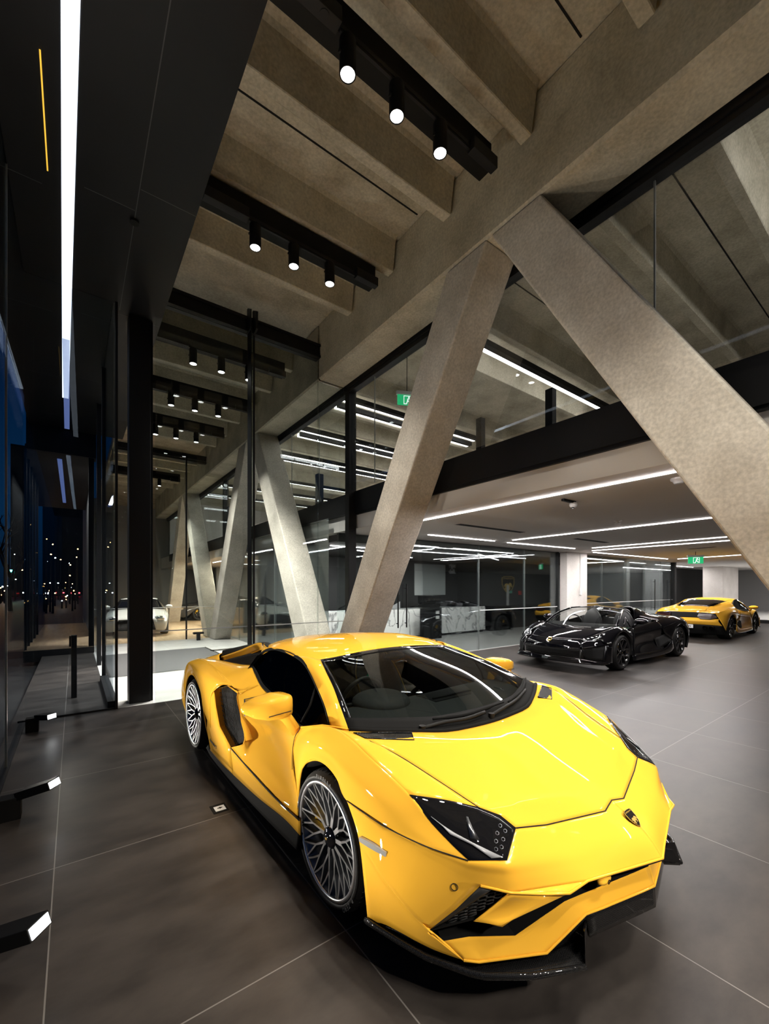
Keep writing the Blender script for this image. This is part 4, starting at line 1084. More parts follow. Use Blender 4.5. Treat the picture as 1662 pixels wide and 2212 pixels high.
# engine cover, flying buttresses, tail
def rear_deck():
    rows = [[(-1.70,0.50,1.165), (-1.74,0.25,1.185), (-1.76,0,1.19)], [(-2.4,0.52,1.03), (-2.4,0.25,1.045), (-2.4,0,1.05)], [(-3.2,0.55,0.90), (-3.2,0.25,0.91), (-3.2,0,0.915)]]
    panel('engine_cover', loft([mirror_line(r) for r in rows], 5, 5), M['gloss'], H)
    m = MB()
    for k in range(5):
        s0 = -2.0-0.24*k; z0 = 1.105-0.048*k
        m.box(s0-0.12, s0, -0.42, 0.42, z0-0.012, z0)
    m.build('engine_louvre', M['carbon'], H)
rear_deck()
def rearbody(side):
    # buttress strip from roof to tail
    up_ = [(-1.45,0.706,1.168), (-1.94,0.600,1.150), (-2.5,0.600,1.010), (-3.15,0.600,0.858)]
    lo_ = [(-1.45,0.728,1.135), (-1.80,0.625,1.100), (-2.35,0.625,0.955), (-3.03,0.615,0.805)]
    panel('rear_buttress', loft([L3(up_, side), L3(lo_, side)], 4, 8), M['yellow'], H, 0.02)
    up2 = [(-1.55,0.60,1.165), (-1.96,0.53,1.150), (-2.5,0.53,1.06), (-3.25,0.55,0.915)]
    panel('cover_edge', loft([L3(up2, side), L3(up_, side)], 4, 8), M['matblack'], H, 0.02)
    # black shoulder intake under the buttress
    panel('shoulder_intake', coons(curve(L3([(-1.53,0.742,1.098), (-1.80,0.615,1.095), (-2.35,0.630,0.975), (-3.0,0.645,0.830)], side), 12), curve(L3([(-1.588,0.795,1.005), (-1.95,0.70,0.93), (-2.4,0.69,0.87), (-3.0,0.68,0.81)], side), 12), multi(L3([(-1.53,0.742,1.098), (-1.588,0.795,1.005)], side), [4]), multi(L3([(-3.0,0.645,0.830), (-3.0,0.68,0.81)], side), [4])), M['matblack'], H, 0.004)
    m = MB(); a = L3([(-1.50,0.757,1.105), (-1.60,0.745,1.06), (-1.65,0.775,0.985), (-1.58,0.812,0.985)], side)
    b = [p+Vector((0.0, -0.02*side, 0.0)) for p in a]
    m.add(a+b, [(0, 1, 2, 3), (7, 6, 5, 4), (0, 4, 5, 1), (1, 5, 6, 2), (2, 6, 7, 3), (3, 7, 4, 0)]); m.build('intake_blade', M['gloss'], H, recalc=True)
    # upper haunch from window line to shoulder crease
    hi = [(-1.224,0.842,0.921), (-1.436,0.811,0.978), (-1.588,0.795,1.005), (-2.1,0.715,0.935), (-2.6,0.69,0.885), (-3.02,0.665,0.832)]
    cr_ = [(-1.34,0.962,0.836), (-1.46,0.965,0.850), (-1.60,0.968,0.868), (-2.10,0.965,0.928), (-2.62,0.945,0.940), (-3.20,0.885,0.842)]
    md_ = [tuple(0.5*(a+b)+(0.012 if i == 2 else 0) for i, (a, b) in enumerate(zip(p, q))) for p, q in zip(hi, cr_)]
    panel('rear_haunch', loft([L3(hi, side), L3(md_, side), L3(cr_, side)], 6, 6), M['yellow'], H)
    # rear flank over the wheel
    arch = [(-2.018,1.02,0.247), (-2.071,1.02,0.300), (-2.185,1.02,0.405), (-2.259,1.02,0.525), (-2.337,1.02,0.652), (-2.448,1.02,0.722), (-2.560,1.02,0.762), (-2.667,1.02,0.776), (-2.777,1.02,0.762), (-2.880,1.02,0.715), (-2.955,1.02,0.63), (-3.03,1.015,0.50), (-3.06,1.0,0.36)]
    c = [[(-1.60,0.968,0.868), (-1.78,1.004,0.840), (-2.03,1.012,0.68), (-2.018,1.016,0.40)],
         [(-1.85,0.968,0.900), (-2.00,1.018,0.85), (-2.16,1.022,0.70), (-2.259,1.02,0.525)],
         [(-2.10,0.965,0.928), (-2.22,1.022,0.86), (-2.30,1.027,0.75), (-2.337,1.02,0.652)],
         [(-2.40,0.955,0.945), (-2.48,1.022,0.885), (-2.50,1.03,0.815), (-2.500,1.02,0.745)],
         [(-2.62,0.945,0.940), (-2.67,1.020,0.895), (-2.67,1.03,0.835), (-2.667,1.02,0.776)],
         [(-2.90,0.920,0.905), (-2.90,1.010,0.87), (-2.87,1.026,0.80), (-2.840,1.02,0.738)],
         [(-3.20,0.885,0.842), (-3.12,0.985,0.80), (-3.03,1.018,0.72), (-2.955,1.02,0.63)],
         [(-3.50,0.80,0.76), (-3.42,0.93,0.70), (-3.22,1.000,0.58), (-3.045,1.012,0.44)]]
    panel('rear_flank', loft([L3(r, side) for r in c], 5, 6), M['yellow'], H)
    MB().tube(curve(L3([(p[0], p[1]-0.006, p[2]) for p in arch], side), 40), 0.007, 8).build('arch_edge', M['yellow'], H)
    # panel between side intake and rear wheel
    c = [[(-1.60,0.968,0.868), (-1.86,1.015,0.70), (-2.018,1.012,0.46), (-2.05,1.016,0.30)],
         [(-1.66,0.995,0.845), (-1.94,1.005,0.68), (-1.99,1.010,0.50), (-2.018,1.018,0.247)],
         ]
    fr_ = [(-1.575,0.972,0.862), (-1.72,0.985,0.848), (-1.985,0.994,0.757), (-1.925,0.996,0.622), (-1.80,0.998,0.473), (-1.482,1.0,0.384), (-1.42,1.0,0.215)]
    bk_ = [(-1.60,0.968,0.868), (-1.78,1.000,0.835), (-2.04,1.010,0.70), (-2.10,1.019,0.50), (-2.12,1.02,0.38), (-2.071,1.02,0.300), (-2.018,1.02,0.225)]
    panel('rear_flank', loft([multi(L3(fr_, side), [4]*6), multi(L3(bk_, side), [4]*6)], 5, 1), M['yellow'], H)
    # side air intake
    ed = [(-1.985,0.992,0.757), (-1.642,0.982,0.852), (-1.375,0.985,0.842), (-1.295,0.985,0.677), (-1.157,0.995,0.532), (-1.482,1.0,0.388), (-1.795,0.998,0.473), (-1.915,0.994,0.622)]
    inn = [(p[0]*1.0, p[1]-0.06, p[2]) for p in ed]
    G = coons(multi(L3([inn[0], inn[1], inn[2]], side), [4, 4]), multi(L3([inn[6], inn[5], inn[4]], side), [4, 4]), multi(L3([inn[0], inn[7], inn[6]], side), [4, 4]), multi(L3([inn[2], inn[3], inn[4]], side), [4, 4]))
    panel('side_intake', G, M['void'], H, 0.004)
    a = L3(ed, side); b = L3(inn, side); m = MB()
    for k in range(8):
        j = (k+1) % 8; m.add([a[k], a[j], b[j], b[k]], [(0, 1, 2, 3)])
    m.build('intake_surround', M['yellow'], H)
    m = MB()
    for k in range(1, 22):
        u = k/22
        p = [r_[min(8, int(u*8))].lerp(r_[min(8, int(u*8)+1)], u*8-int(u*8)) if int(u*8) < 8 else r_[8] for r_ in G]
        m.tube([x_+Vector((0, -0.018*side, 0)) for x_ in p], 0.0022, 4)
    for r_ in G[1:-1]: m.tube([x_+Vector((0, -0.018*side, 0)) for x_ in r_], 0.0022, 4)
    m.build('intake_mesh', M['trimblack'], H)
both(rearbody)

# ---- doors, sills, side glass
def sidebody(side):
    c = [[(-0.345,0.945,0.835), (-0.425,0.955,0.70), (-0.418,0.962,0.58), (-0.322,0.975,0.45), (-0.30,0.985,0.34)],
         [(-0.415,0.910,0.815), (-0.50,0.925,0.71), (-0.50,0.930,0.56), (-0.45,0.955,0.43), (-0.43,0.990,0.338)],
         [(-0.70,0.893,0.842), (-0.75,0.912,0.72), (-0.74,0.905,0.56), (-0.70,0.940,0.42), (-0.637,0.998,0.338)],
         [(-0.975,0.868,0.888), (-1.02,0.920,0.765), (-1.00,0.905,0.58), (-0.95,0.945,0.44), (-0.92,0.999,0.350)],
         [(-1.224,0.850,0.921), (-1.26,0.955,0.800), (-1.20,0.940,0.60), (-1.16,0.960,0.46), (-1.157,1.0,0.364)],
         [(-1.30,0.905,0.885), (-1.36,0.978,0.828), (-1.28,0.975,0.66), (-1.18,0.988,0.53), (-1.30,1.0,0.374)],
         [(-1.34,0.962,0.836), (-1.375,0.985,0.842), (-1.295,0.985,0.677), (-1.157,0.995,0.532), (-1.482,1.0,0.386)]]
    panel('door_skin', loft([L3(r, side) for r in c], 6, 6), M['yellow'], H)
    seam('shut_line', [(-0.345,0.950,0.832), (-0.40,0.957,0.765), (-0.425,0.960,0.67), (-0.412,0.967,0.57)], 0.0022, H, side)
    seam('shut_line', [(-0.26,0.995,0.337), (-0.637,1.003,0.338), (-1.157,1.003,0.362), (-1.482,1.003,0.382)], 0.004, H, side)
    top = [(-0.26,0.990,0.335), (-0.45,0.996,0.334), (-0.637,1.000,0.336), (-1.157,1.001,0.361), (-1.482,1.001,0.381)]
    bot = [(-0.24,1.000,0.262), (-0.475,1.000,0.262), (-0.911,1.000,0.216), (-1.396,1.000,0.187), (-1.43,1.00,0.186)]
    panel('sill_panel', loft([L3(top, side), L3(bot, side)], 4, 6), M['yellow'], H)
    panel('sill_panel', loft([L3([(-1.42,1.0,0.218), (-1.75,1.01,0.236), (-2.018,1.018,0.240)], side), L3([(-1.43,1.0,0.186), (-1.75,1.005,0.178), (-2.05,1.01,0.19)], side)], 4, 6), M['yellow'], H)
    sk_t = [(-0.26,0.985,0.262), (-0.475,0.988,0.258), (-0.911,0.988,0.212), (-1.396,0.988,0.184), (-2.0,1.00,0.185), (-2.12,1.005,0.225)]
    sk_b = [(-0.24,1.012,0.175), (-0.475,1.015,0.165), (-0.911,1.018,0.150), (-1.396,1.018,0.138), (-1.95,1.02,0.150), (-2.15,1.02,0.185)]
    panel('side_skirt', loft([L3(sk_t, side), L3(sk_b, side)], 4, 6), M['trimblack'], H, 0.02)
    # side glass with black frame
    tp = curve(L3([(p[0], p[1]-0.008, p[2]-0.004) for p in WINTOP], side), 32); bt = curve(L3([(p[0], p[1]-0.008, p[2]+0.002) for p in BELT], side), 32)
    Gw = [[a.lerp(b, k/6) for a, b in zip(tp, bt)] for k in range(7)]
    panel('side_window', Gw, M['carglassdark'], H, 0)
    fr_ = curve(L3(WINTOP, side), 40)+list(reversed(curve(L3(BELT, side), 40)))[1:-1]
    MB().tube([p+Vector((0, -0.002*side, 0)) for p in fr_], 0.012, 8, closed=True).build('window_frame', M['trimblack'], H)
    MB().tube(L3([(-0.455,0.885,0.83), (-0.44,0.83,0.93), (-0.47,0.775,1.035)], side), 0.008, 8).build('quarter_light_bar', M['trimblack'], H)
    # roof to window rail
    panel('roof_rail', loft([L3([(-0.890,0.717,1.173), (-1.156,0.710,1.185), (-1.351,0.715,1.176), (-1.60,0.690,1.150)], side), L3([(-0.893,0.707,1.165), (-1.156,0.700,1.178), (-1.351,0.705,1.169), (-1.53,0.742,1.10)], side)], 3, 6), M['yellow'], H, 0.01)
    # mirror
    mc = q3((-0.44,1.10,0.965), side)
    Mx = Matrix.Translation(mc) @ Matrix.Rotation(0.22*side, 4, 'Z')
    rings = []
    for (yy, sx, zt, zb, xo) in ((-0.135, 0.050, 0.040, -0.050, -0.02), (-0.115, 0.082, 0.064, -0.068, -0.01), (-0.04, 0.098, 0.073, -0.070, 0.0), (0.05, 0.094, 0.062, -0.060, -0.01), (0.11, 0.075, 0.040, -0.040, -0.03), (0.137, 0.035, 0.012, -0.016, -0.05)):
        ring = []
        for k in range(20):
            a = 2*PI*k/20; cx_, cz_ = math.cos(a), math.sin(a)
            e = 0.45
            x_ = sx*abs(cx_)**e*(1 if cx_ > 0 else -1); z_ = abs(cz_)**e*(zt if cz_ > 0 else zb)*(1 if cz_ > 0 else 1)
            ring.append(Mx @ Vector((xo+x_, -yy*side, z_)))
        rings.append(ring)
    m = MB(); vs = [p for r_ in rings for p in r_]; fs = []
    for i in range(5):
        for k in range(20): fs.append((i*20+k, i*20+(k+1) % 20, (i+1)*20+(k+1) % 20, (i+1)*20+k))
    fs += [tuple(range(19, -1, -1)), tuple(range(100, 120))]
    m.add(vs, fs, True); o = m.build('door_mirror', M['yellow'], H, recalc=True)
    m = MB(); m.tube([Mx @ Vector((0.0, 0.085*side, -0.04)), Mx @ Vector((0.01, 0.12*side, -0.09)), q3((-0.435,0.925,0.785), side)], [0.046, 0.034, 0.034], 10); m.build('mirror_arm', M['yellow'], o)
    m = MB(); m.box(-0.112, -0.098, -0.10, 0.10, -0.05, 0.05, Mx); m.build('mirror_glass', M['chrome'], o)
    MB().tube([Mx @ Vector((0.099*math.cos(0.2), -yy*side, -0.022)) for yy in (-0.085, -0.04, 0.05, 0.07)], 0.0025, 5).build('mirror_seam', M['void'], o)
    # model script ahead of the rear wheel
    n = Vector((0, -side, 0))
    Rx = Matrix((Vector((side, 0, 0)), Vector((0, 0, 1)), n)).transposed().to_4x4()
    # skewed along the lower edge line
    Rx = Rx @ Matrix.Rotation(-0.06, 4, 'Z'); Rx.translation = q3((-1.93,1.0195,0.292), side)
    text_mesh('Aventador S', 0.042, 0.001, 'model_script', M['matblack'], H, Rx, shear=0.25)
both(sidebody)

# ---- tail end
def tail():
    a = mirror_line([(-3.50,0.80,0.76), (-3.46,0.55,0.84), (-3.45,0,0.86)])
    b = mirror_line([(-3.62,0.86,0.55), (-3.68,0.5,0.56), (-3.70,0,0.56)])
    c = mirror_line([(-3.50,0.88,0.24), (-3.60,0.5,0.22), (-3.62,0,0.22)])
    panel('tail_panel', loft([a, b, c], 6, 5), M['matblack'], H)
    panel('tail_deck', loft([mirror_line([(-3.0,0.66,0.835), (-3.2,0.55,0.90), (-3.2,0,0.912)]), a], 5, 5), M['yellow'], H)
    panel('tail_deck', loft([L3([(-3.02,0.665,0.832), (-3.0,0.66,0.833)]), L3([(-3.20,0.885,0.842), (-3.50,0.80,0.76)])], 4, 4), M['yellow'], H)
    panel('tail_deck', loft([L3([(-3.02,0.665,0.832), (-3.0,0.66,0.833)], -1), L3([(-3.20,0.885,0.842), (-3.50,0.80,0.76)], -1)], 4, 4), M['yellow'], H)
    for side in (1, -1):
        panel('tail_flank', loft([L3([(-3.50,0.80,0.76), (-3.42,0.93,0.70), (-3.22,1.0,0.58), (-3.045,1.012,0.44)], side), L3([(-3.62,0.86,0.55), (-3.55,0.93,0.50), (-3.35,0.985,0.40), (-3.06,1.0,0.30)], side), L3([(-3.50,0.88,0.24), (-3.4,0.93,0.24), (-3.25,0.96,0.24), (-3.07,0.98,0.24)], side)], 5, 5), M['yellow'], H)
        m = MB(); m.prism([(0.30*side, 0.62), (0.78*side, 0.70), (0.80*side, 0.62), (0.34*side, 0.56)], 'x', -3.70, -3.55); m.build('tail_lamp', M['taillens'], H, recalc=True)
    # raised black wing
    m = MB(); 
    prof = [(-3.30, 0.915), (-3.52, 0.895), (-3.56, 0.882), (-3.40, 0.890)]
    m.prism([(p[0], p[1]) for p in prof], 'y', -0.62, 0.62); o = bevel(m.build('tail_wing', M['gloss'], H, recalc=True), 0.004)
    m = MB(); m.box(-3.44, -3.34, -0.36, 0.36, 0.84, 0.90); m.build('wing_stay', M['matblack'], o)
tail()
# underbody and wheel housings
MB().box(-3.35, -0.45, -0.86, 0.86, 0.15, 0.21).box(0.42, 0.95, -0.66, 0.66, 0.20, 0.27).box(-2.2, -0.45, -0.93, 0.93, 0.19, 0.23).build('underbody', M['void'], H)
for side in (1, -1):
    for (s0, r0, tin, tout) in ((0.03, 0.415, 0.62, 0.955), (-2.66, 0.435, 0.58, 0.985)):
        prof = []
        m = MB(); n = 24; vs = []
        for k in range(n+1):
            a = -0.25+ (PI+0.5)*k/n
            p = (s0+r0*math.cos(a), 0.34+r0*math.sin(a))
            vs += [q3((p[0], tout, max(0.12, p[1])), side), q3((p[0], tin, max(0.12, p[1])), side)]
        fs = [(2*k, 2*k+1, 2*k+3, 2*k+2) for k in range(n)]
        m.add(vs, fs, True)
        pts = [q3((s0, tin, 0.30), side)]+[vs[2*k+1] for k in range(n+1)]
        m.add(pts, [(0, k, k+1) for k in range(1, n+1)])
        m.build('wheel_housing', M['void'], H)

# ---- cabin
panel('dashboard', loft([mirror_line([(0.05,0.80,0.845), (0.20,0.5,0.83), (0.24,0,0.82)]), mirror_line([(-0.18,0.79,0.905), (-0.12,0.5,0.90), (-0.10,0,0.895)]), mirror_line([(-0.42,0.78,0.86), (-0.40,0.5,0.87), (-0.40,0,0.86)]), mirror_line([(-0.46,0.78,0.62), (-0.46,0.5,0.62), (-0.45,0,0.60)])], 5, 5), M['dash'], H, 0.01)
m = MB(); m.ell((-0.32, -0.36, 0.905), (0.20, 0.20, 0.075), 24, 12); m.build('instrument_binnacle', M['dash'], H)
m = MB(); m.box(-0.30, -0.10, -0.06, 0.30, 0.893, 0.902); m.build('dash_vent_panel', M['leather'], H)
MB().tube([Vector((-0.14, -0.05, 0.912)), Vector((-0.14, 0.34, 0.910))], 0.006, 6).build('dash_vent', M['matblack'], H)
t_ = [Vector((-0.56+0.06*math.sin(a*PI/16), -0.36+0.17*math.cos(a*PI/16), 0.86+0.17*math.sin(a*PI/16))) for a in range(32)]
o = MB().tube(t_, 0.016, 8, closed=True).build('steering_wheel', M['leather'], H)
MB().ell((-0.55, -0.36, 0.85), (0.03, 0.06, 0.06)).cyl((-0.54, -0.50, 0.85), (-0.54, -0.22, 0.85), 0.014).build('wheel_spokes', M['leather'], o)
def seat(y):
    m = MB()
    rows = [[(-0.72, 0.24, 0.46), (-0.72, 0.10, 0.42), (-0.72, -0.10, 0.42), (-0.72, -0.24, 0.46)],
            [(-1.10, 0.26, 0.44), (-1.10, 0.10, 0.38), (-1.10, -0.10, 0.38), (-1.10, -0.26, 0.44)],
            [(-1.22, 0.27, 0.62), (-1.30, 0.10, 0.58), (-1.30, -0.10, 0.58), (-1.22, -0.27, 0.62)],
            [(-1.36, 0.25, 0.86), (-1.42, 0.10, 0.84), (-1.42, -0.10, 0.84), (-1.36, -0.25, 0.86)],
            [(-1.46, 0.15, 1.04), (-1.47, 0.06, 1.05), (-1.47, -0.06, 1.05), (-1.46, -0.15, 1.04)],
            [(-1.52, 0.12, 1.12), (-1.53, 0.05, 1.13), (-1.53, -0.05, 1.13), (-1.52, -0.12, 1.12)]]
    G = loft([[Vector((p[0], p[1]+y, p[2])) for p in r] for r in rows], 5, 4)
    o = panel('bucket_seat', G, M['leather'], H, 0.06, centre=Vector((-2.2, y, 0.2)))
    for s_ in (1, -1):
        MB().tube(curve([Vector((-1.20, y+0.265*s_, 0.62)), Vector((-1.345, y+0.245*s_, 0.86)), Vector((-1.435, y+0.16*s_, 1.03))], 12), 0.007, 6).build('seat_piping', M['ystitch'], o)
seat(-0.36); seat(0.36)
MB().box(-1.62, -1.56, -0.62, 0.62, 0.3, 1.10).box(-1.5, -0.5, -0.80, 0.80, 0.23, 0.30).build('cabin_bulkhead', M['leather'], H)
MB().box(-1.5, -0.5, -0.10, 0.10, 0.30, 0.58).build('centre_tunnel', M['leather'], H)
m = MB(); m.ell((-0.62, 0, 1.135), (0.02, 0.11, 0.03)); m.build('rear_view_mirror', M['gloss'], H)
for side in (1, -1):
    panel('door_card', loft([L3([(-0.45,0.84,0.80), (-1.40,0.80,0.93)], side), L3([(-0.45,0.84,0.32), (-1.40,0.84,0.32)], side)], 4, 6), M['leather'], H, 0.01)
    MB().tube(L3([(-0.45,0.835,0.78), (-0.9,0.82,0.84), (-1.35,0.80,0.90)], side), 0.006, 6).build('door_piping', M['ystitch'], H)
# headliner
panel('headliner', loft([mirror_line([(-0.72,0.60,1.145), (-0.74,0.3,1.165), (-0.75,0,1.17)]), mirror_line([(-1.15,0.66,1.155), (-1.15,0.3,1.205), (-1.15,0,1.21)]), mirror_line([(-1.60,0.62,1.12), (-1.60,0.3,1.16), (-1.60,0,1.165)])], 5, 5), M['leather'], H, 0.004)

# ---- wheels
def wheel(parent, s0, t0, z0, side, r_t, r_r, w_t, cal_dir, style='Y20'):
    """outer face at lateral t0"""
    W = bpy.data.objects.new('wheel', None); COL.objects.link(W); W.parent = parent; W.empty_display_size = 0.1
    W.location = (s0, -t0*side, z0)
    sg = -side                               # outward local y sign
    def Y(h): return h*sg                   # h measured outward from outer face plane
    b = 0.018
    prof = [(r_r+0.004, -0.012), (r_r+0.012, 0.004), (r_r+(r_t-r_r)*0.45, 0.010), (r_t-0.028, 0.0), (r_t-0.008, -0.018), (r_t, -0.045), (r_t, -w_t+0.045), (r_t-0.008, -w_t+0.018), (r_t-0.03, -w_t), (r_r+0.01, -w_t), (r_r+0.004, -w_t+0.02)]
    ty = MB().lathe([(r, Y(h)) for r, h in prof], 72, 'y', closed=True).build('tyre', M['rubber'], W, recalc=True)
    m = MB()
    for h in (-0.08, -0.12, -0.16):
        m.lathe([(r_t+0.0008, Y(h-0.004)), (r_t+0.0008, Y(h+0.004))], 72, 'y')
    for k in range(60):
        a = 2*PI*k/60
        m.tube([Vector((math.cos(a)*(r_t-0.006), Y(-0.02), math.sin(a)*(r_t-0.006))), Vector((math.cos(a+0.05)*(r_t+0.0005), Y(-0.07), math.sin(a+0.05)*(r_t+0.0005)))], 0.002, 4)
    m.build('tread_grooves', M['void'], ty)
    # rim: polished lip and dark barrel
    MB().lathe([(r_r+0.006, Y(-0.008)), (r_r+0.006, Y(0.004)), (r_r-0.002, Y(0.008)), (r_r-0.012, Y(0.005)), (r_r-0.015, Y(-0.008)), (r_r-0.010, Y(-0.012))], 72, 'y', closed=True).build('rim_lip', M['silver'] if style == 'Y20' else M['darkalloy'], W, recalc=True)
    MB().lathe([(r_r-0.012, Y(-0.006)), (r_r-0.028, Y(-0.03)), (r_r-0.035, Y(-0.12)), (r_r-0.03, Y(-w_t+0.02))], 60, 'y').build('rim_barrel', M['alloyside'] if style == 'Y20' else M['darkalloy'], W)
    # spokes: each stem forks twice to the lip
    mf = MB(); ms = MB()
    n = 10 if style == 'Y20' else 5
    rh = 0.052
    def pt(r, a, h): return Vector((r*math.cos(a), Y(h), r*math.sin(a)))
    def rib(path, w, depth):
        """path: (r, a, h) list -> face strip and dark flank bar"""
        P = [pt(*p) for p in path]
        m_ = len(P); fr_ = []; bk = []
        for i, p in enumerate(P):
            d = (P[min(m_-1, i+1)]-P[max(0, i-1)]).normalized()
            side_v = d.cross(Vector((0, 1, 0))).normalized()
            wi = w[i] if isinstance(w, list) else w
            fr_.append((p+side_v*wi, p-side_v*wi))
            q_ = p+Vector((0, Y(-depth), 0))
            bk.append((q_+side_v*wi*1.5, q_-side_v*wi*1.5))
        vs = [v for ab in fr_ for v in ab]
        mf.add(vs+[v+Vector((0, Y(-0.003), 0)) for v in vs], [(2*i, 2*i+1, 2*i+3, 2*i+2) for i in range(m_-1)]+[(2*m_+2*i+1, 2*m_+2*i, 2*m_+2*i+2, 2*m_+2*i+3) for i in range(m_-1)]+[(2*i, 2*i+2, 2*m_+2*i+2, 2*m_+2*i) for i in range(m_-1)]+[(2*i+3, 2*i+1, 2*m_+2*i+1, 2*m_+2*i+3) for i in range(m_-1)])
        vs = [v+Vector((0, Y(-0.002), 0)) for ab in fr_ for v in ab]+[v for ab in bk for v in ab]
        o_ = 2*m_
        fs = []
        for i in range(m_-1):
            fs += [(2*i, 2*i+2, o_+2*i+2, o_+2*i), (2*i+1, o_+2*i+1, o_+2*i+3, 2*i+3), (o_+2*i, o_+2*i+2, o_+2*i+3, o_+2*i+1), (2*i, 2*i+1, 2*i+3, 2*i+2)]
        ms.add(vs, fs)
    for k in range(n):
        a = 2*PI*k/n+0.12
        st = 2*PI/n
        if style == 'Y20':
            for sgn in (-1, 1):
                tw = 0.10
                a0 = a+sgn*0.055*st*2
                mid = a+sgn*0.26*st+tw*0.5
                rib([(rh, a0, -0.030), (0.38*r_r, a+sgn*0.10*st+tw*0.15, -0.032), (0.62*r_r, mid, -0.022)], [0.0068, 0.0058, 0.0050], 0.030)
                rib([(0.62*r_r, mid, -0.022), (0.82*r_r, mid+0.13*st, -0.010), (r_r-0.010, mid+0.18*st, 0.001)], [0.0050, 0.0044, 0.0044], 0.024)
                rib([(0.62*r_r, mid, -0.022), (0.82*r_r, mid-0.16*st, -0.010), (r_r-0.010, mid-0.26*st, 0.001)], [0.0050, 0.0044, 0.0044], 0.024)
        else:
            for sgn in (-1, 1):
                rib([(rh, a+sgn*0.05, -0.012), (0.45*r_r, a+sgn*0.10, -0.014), (0.75*r_r, a+sgn*0.20*st, -0.006), (r_r-0.010, a+sgn*0.26*st, 0.001)], [0.014, 0.011, 0.010, 0.012], 0.03)
    mf.build('spoke_faces', M['silver'] if style == 'Y20' else M['darkalloy'], W)
    ms.build('spokes', M['alloyside'] if style == 'Y20' else M['darkalloy'], W)
    c = MB().lathe([(0, Y(-0.006)), (0.022, Y(-0.006)), (0.026, Y(-0.012)), (0.040, Y(-0.014)), (0.056, Y(-0.026)), (0.060, Y(-0.06)), (0, Y(-0.06))], 32, 'y').build('hub_cap', M['gloss'], W, recalc=True)
    Rm = Matrix(((-sg, 0, 0, 0), (0, 0, sg, Y(0.0) if False else Y(-0.006)), (0, 1, 0, 0), (0, 0, 0, 1)))
    MB().prism([(x_*0.026, y_*0.026) for x_, y_ in BULL], 'z', 0.0, 0.0015, Rm).build('hub_emblem', M['gold'], c, recalc=True)
    MB().lathe([(0.06, Y(-0.085)), (0.70*r_r, Y(-0.085)), (0.70*r_r, Y(-0.11)), (0.06, Y(-0.11))], 60, 'y', closed=True).build('brake_disc', M['disc'], W, recalc=True)
    m = MB(); n_ = 14; a0 = cal_dir-0.55; vs = []
    for k in range(n_+1):
        a = a0+1.1*k/n_
        for (r_, h_) in ((0.46*r_r, -0.062), (0.79*r_r, -0.062), (0.79*r_r, -0.13), (0.46*r_r, -0.13)): vs.append(pt(r_, a, h_))
    fs = [(4*k+e, 4*k+(e+1) % 4, 4*k+4+(e+1) % 4, 4*k+4+e) for k in range(n_) for e in range(4)]+[(3, 2, 1, 0), (4*n_, 4*n_+1, 4*n_+2, 4*n_+3)]
    m.add(vs, fs); m.build('brake_caliper', M['caliper'], W, recalc=True)
    return W
def tyre_text(W, txt, side, r, a_mid, size, h):
    sg = -side; objs = []
    n = len(txt); stp = size*0.78/r
    for k, ch in enumerate(txt):
        if ch == ' ': continue
        a = a_mid-(k-(n-1)/2)*stp*side
        # text reads clockwise seen from outside
        th = -a if side == 1 else a
        c = Vector((r*math.cos(a), h*sg, r*math.sin(a)))
        upv = Vector((math.cos(a), 0, math.sin(a))); nv = Vector((0, sg, 0)); rv = upv.cross(nv)
        Rm = Matrix((rv, upv, nv)).transposed().to_4x4(); Rm.translation = c
        objs.append(text_mesh(ch, size, 0.0006, 'tyre_lettering', M['rubbertext'], None, Rm))
    bm = bmesh.new()
    for o in objs: bm.from_mesh(o.data)
    me = bpy.data.meshes.new('tyre_lettering'); bm.to_mesh(me); bm.free(); me.materials.append(M['rubbertext'])
    for o in objs: bpy.data.objects.remove(o)
    r_ = bpy.data.objects.new('tyre_lettering', me); COL.objects.link(r_); r_.parent = W
for side in (1, -1):
    wf = wheel(H, 0.0, 0.972, 0.345, side, 0.345, 0.288, 0.27, 2.7 if side == 1 else 2.7)
    wr = wheel(H, -2.70, 1.000, 0.362, side, 0.362, 0.302, 0.36, 2.9)
    if side == 1:
        tyre_text(wf, 'P ZERO', side, 0.318, math.radians(-40), 0.03, 0.0105)
        tyre_text(wf, 'PIRELLI', side, 0.318, math.radians(90), 0.03, 0.0105)
